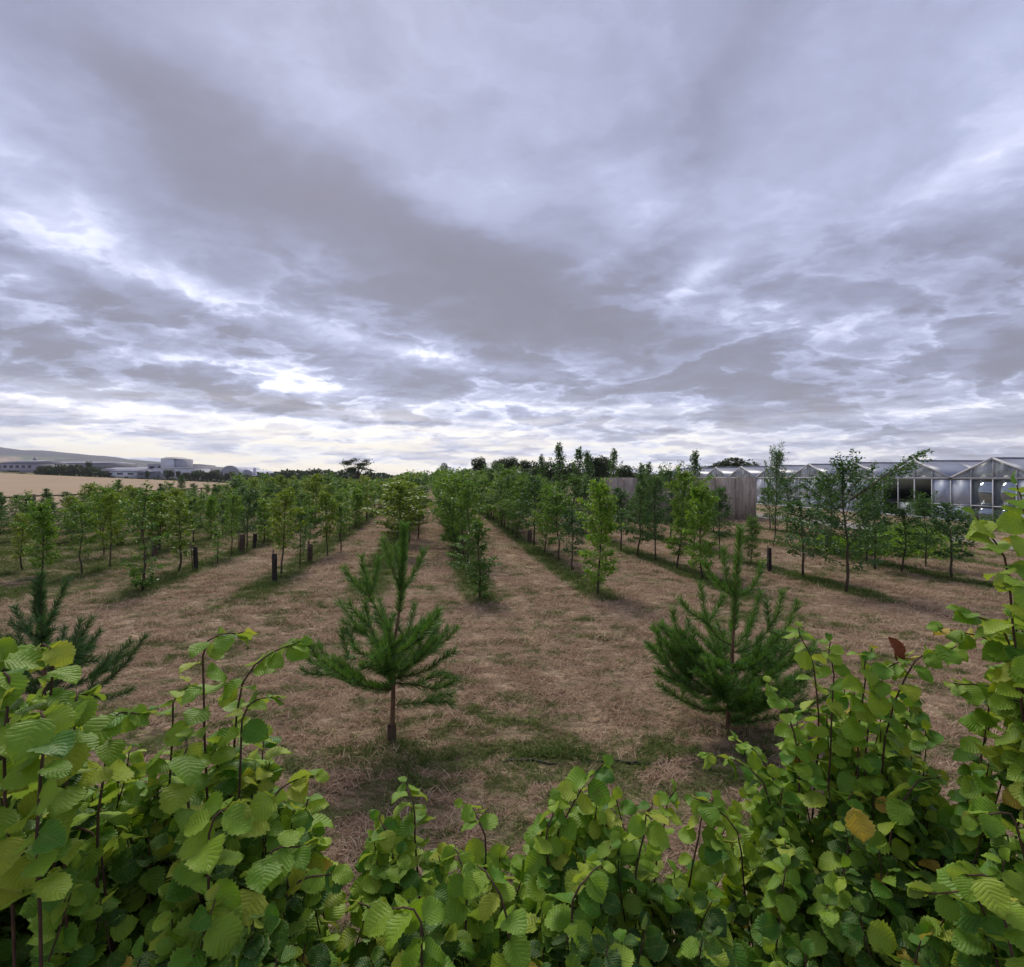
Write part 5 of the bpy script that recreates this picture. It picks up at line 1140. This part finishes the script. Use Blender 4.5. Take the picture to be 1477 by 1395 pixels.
# 1 far-left shrub
ol = [(-250, 930), (-60, 915), (20, 930), (90, 945), (150, 1010), (210, 1060), (260, 1180)]
S1 = fill(-260, 190, ol, 1.0, 1.45, 96, 1, .84) + [sh((57, 935), (75, 1010), 1.15, .26), sh((-15, 930), (-5, 1020), 1.1, .3), sh((12, 975), (10, 1060), 1.05, .3), sh((128, 1000), (100, 1090), 1.1, .25), sh((205, 1030), (150, 1100), 1.2, .2), sh((60, 1030), (60, 1120), 1.0, .25)]
shrub('large-leaved hazel shrub at the left edge, in front of the left pine', (-.95, 1.15), S1, 11)
# 2 left shrub with three tall wind-bent shoots
ol = [(150, 1150), (200, 1060), (250, 1050), (300, 1010), (345, 1010), (400, 1050), (440, 1130), (470, 1200), (495, 1290), (505, 1400)]
S2 = fill(175, 455, ol, .95, 1.45, 78, 2, .95, rmax=330) + [sh((352, 912), (290, 990), 1.35, .38, .95), sh((432, 925), (340, 1030), 1.4, .34, .85), sh((270, 1065), (270, 1180), 1.2, .22, 1.05), sh((275, 985), (245, 1080), 1.4, .3, .9), sh((395, 1005), (345, 1080), 1.35, .25, .85), sh((450, 1120), (380, 1200), 1.3, .25), sh((440, 1220), (370, 1290), 1.15, .25), sh((330, 1165), (300, 1250), 1.1, .2, 1.05), sh((485, 1260), (400, 1330), 1.2, .25, .95), sh((100, 1190), (150, 1260), 1.2, .2)]
shrub('hazel shrub with tall bent shoots between the left and centre pines', (-.62, 1.3), S2, 12)
# 3 centre shrub
ol = [(500, 1260), (525, 1180), (560, 1140), (600, 1140), (640, 1165), (700, 1190), (760, 1175), (800, 1135), (850, 1110), (890, 1110), (915, 1160), (960, 1150), (1000, 1150), (1060, 1160)]
S3 = fill(530, 800, ol, 1.0, 1.5, 62, 3, .95, rmax=280) + [sh((585, 1128), (600, 1210), 1.5, .22, .85), sh((672, 1160), (700, 1240), 1.45, .22, .85), sh((655, 1225), (672, 1300), 1.3, .2, .9), sh((545, 1180), (570, 1260), 1.45, .25, .85), sh((505, 1300), (560, 1360), 1.3, .2, .8), sh((560, 1310), (610, 1370), 1.1, .2)]
shrub('low hazel shrub below the centre pine at the bottom edge', (-.2, 1.35), S3, 13)
S4 = fill(770, 1060, ol, 1.0, 1.55, 64, 4, .95, rmax=280) + [sh((868, 1102), (800, 1240), 1.45, .36, .95), sh((805, 1155), (790, 1250), 1.4, .25, .9), sh((865, 1250), (825, 1340), 1.2, .22, .95), sh((975, 1135), (950, 1230), 1.5, .25, .8), sh((1030, 1150), (1000, 1240), 1.55, .25, .8), sh((940, 1160), (920, 1260), 1.4, .22, .85), sh((690, 1250), (730, 1330), 1.2, .2, .9)]
shrub('hazel shrub with one upright shoot right of the bottom centre', (.3, 1.4), S4, 14)
# 5 right shrub, smaller leaves, dense
ol = [(1000, 1180), (1030, 1090), (1080, 1080), (1110, 990), (1150, 960), (1250, 960), (1320, 965), (1350, 1050), (1380, 1150), (1477, 1190), (1600, 1200)]
S5 = fill(1300, 1440, [(1300, 1060), (1350, 1100), (1440, 1130)], 1.1, 1.6, 24, 55, .92, rmax=260) + fill(1050, 1340, ol, 1.15, 1.75, 100, 5, .90, rmax=400) + [sh((1150, 905), (1180, 1030), 1.7, .32, .85), sh((1195, 925), (1200, 1040), 1.65, .25, .8), sh((1255, 935), (1240, 1050), 1.6, .3, .9), sh((1304, 948), (1255, 1040), 1.6, .3, .95), sh((1380, 932), (1290, 1010), 1.6, .26, .95), sh((1018, 1085), (1110, 1160), 1.6, .32, .8, 'h_mid'), sh((1060, 1065), (1120, 1150), 1.65, .25, .75), sh((1108, 985), (1150, 1090), 1.65, .28, .8), sh((1000, 1150), (1070, 1230), 1.55, .25, .8), sh((1355, 1120), (1290, 1190), 1.45, .25, .95), sh((1230, 1140), (1220, 1230), 1.5, .2, .85)]
rt, org = shrub('dense hazel shrub with yellowing leaves beside the right pine', (.72, 1.5), S5, 15, gold=.02)
for (u, v, y, sz, key, dr, lab) in [(1303, 957, 1.6, .066, 'h_rust', (-.25, .1, .75), 'curled dead brown leaf at the shrub top'), (1228, 1160, 1.3, .065, 'h_gold', (.1, -.5, -.7), 'golden yellow leaf among green ones')]:
    p = at(u, v, y); d_ = Vector(dr).normalized(); nm = Vector((.2, -1, .3)); nm = (nm - d_ * nm.dot(d_)).normalized(); X_ = d_.cross(nm)
    o = link('leaf', LEAVES[key][0], rt); o.matrix_basis = Matrix.Translation(-org) @ Matrix(((X_.x * sz * (.8 if key == 'h_rust' else 1), d_.x * sz, nm.x * sz * 1.2, p.x), (X_.y * sz * (.8 if key == 'h_rust' else 1), d_.y * sz, nm.y * sz * 1.2, p.y), (X_.z * sz * (.8 if key == 'h_rust' else 1), d_.z * sz, nm.z * sz * 1.2, p.z), (0, 0, 0, 1))); o['label'] = lab
# 6 shrub at the right edge with tall shoots
ol = [(1370, 1180), (1400, 1000), (1430, 880), (1460, 800), (1500, 740), (1600, 700), (1700, 700)]
S6 = fill(1400, 1640, ol, 1.1, 1.55, 64, 6, .80, rmax=420) + [sh((1468, 700), (1490, 860), 1.3, .40, .95), sh((1408, 745), (1465, 900), 1.3, .36, .95), sh((1352, 905), (1480, 1000), 1.4, .34, .8), sh((1385, 880), (1470, 985), 1.35, .34, .95), sh((1372, 985), (1490, 1060), 1.4, .34, .8), sh((1440, 1010), (1500, 1080), 1.3, .25, .9), sh((1405, 1180), (1480, 1230), 1.2, .25, .95), sh((1455, 830), (1510, 950), 1.2, .3), sh((1335, 1290), (1430, 1340), 1.15, .25, 1.0, 'h_mid'), sh((1390, 1260), (1450, 1330), 1.1, .22)]
shrub('tall hazel shoots rising at the right edge over the greenhouse view', (1.35, 1.35), S6, 16, gold=.02)
S7 = fill(1650, 2050, [(1650, 760), (1750, 860), (1850, 900), (2050, 930)], 1.0, 1.5, 42, 7, .95, rmax=380)
r7, _ = shrub('leafy hazel hedge continuing past the right edge', (2.0, 1.35), S7, 17, cap=0); r7['kind'] = 'stuff'; r7.name = 'hedge_foliage'
S8 = fill(-650, -270, [(-650, 940), (-450, 900), (-270, 930)], 1.0, 1.5, 42, 8, .95, rmax=380)
r8, _ = shrub('leafy hazel hedge continuing past the left edge', (-1.75, 1.3), S8, 18, cap=0); r8['kind'] = 'stuff'; r8.name = 'hedge_foliage'
m = bpy.data.materials.new('haze_air'); m.use_nodes = True; T = NT(m.node_tree); T.n.clear()
pv_ = T.node('ShaderNodeVolumePrincipled'); pv_.inputs['Density'].default_value = 1.1e-4; pv_.inputs['Color'].default_value = (.93, .96, 1.0, 1); pv_.inputs['Anisotropy'].default_value = .2
T.l.new(pv_.outputs[0], T.node('ShaderNodeOutputMaterial').inputs['Volume'])
q = MB(); q.box((-6200, -400, -12), (6200, 6200, 330)); o = q.build('haze', m); tag(o, 'thin pale evening haze over the fields', kind='stuff')
print('trees', len(TREES), len(IND))
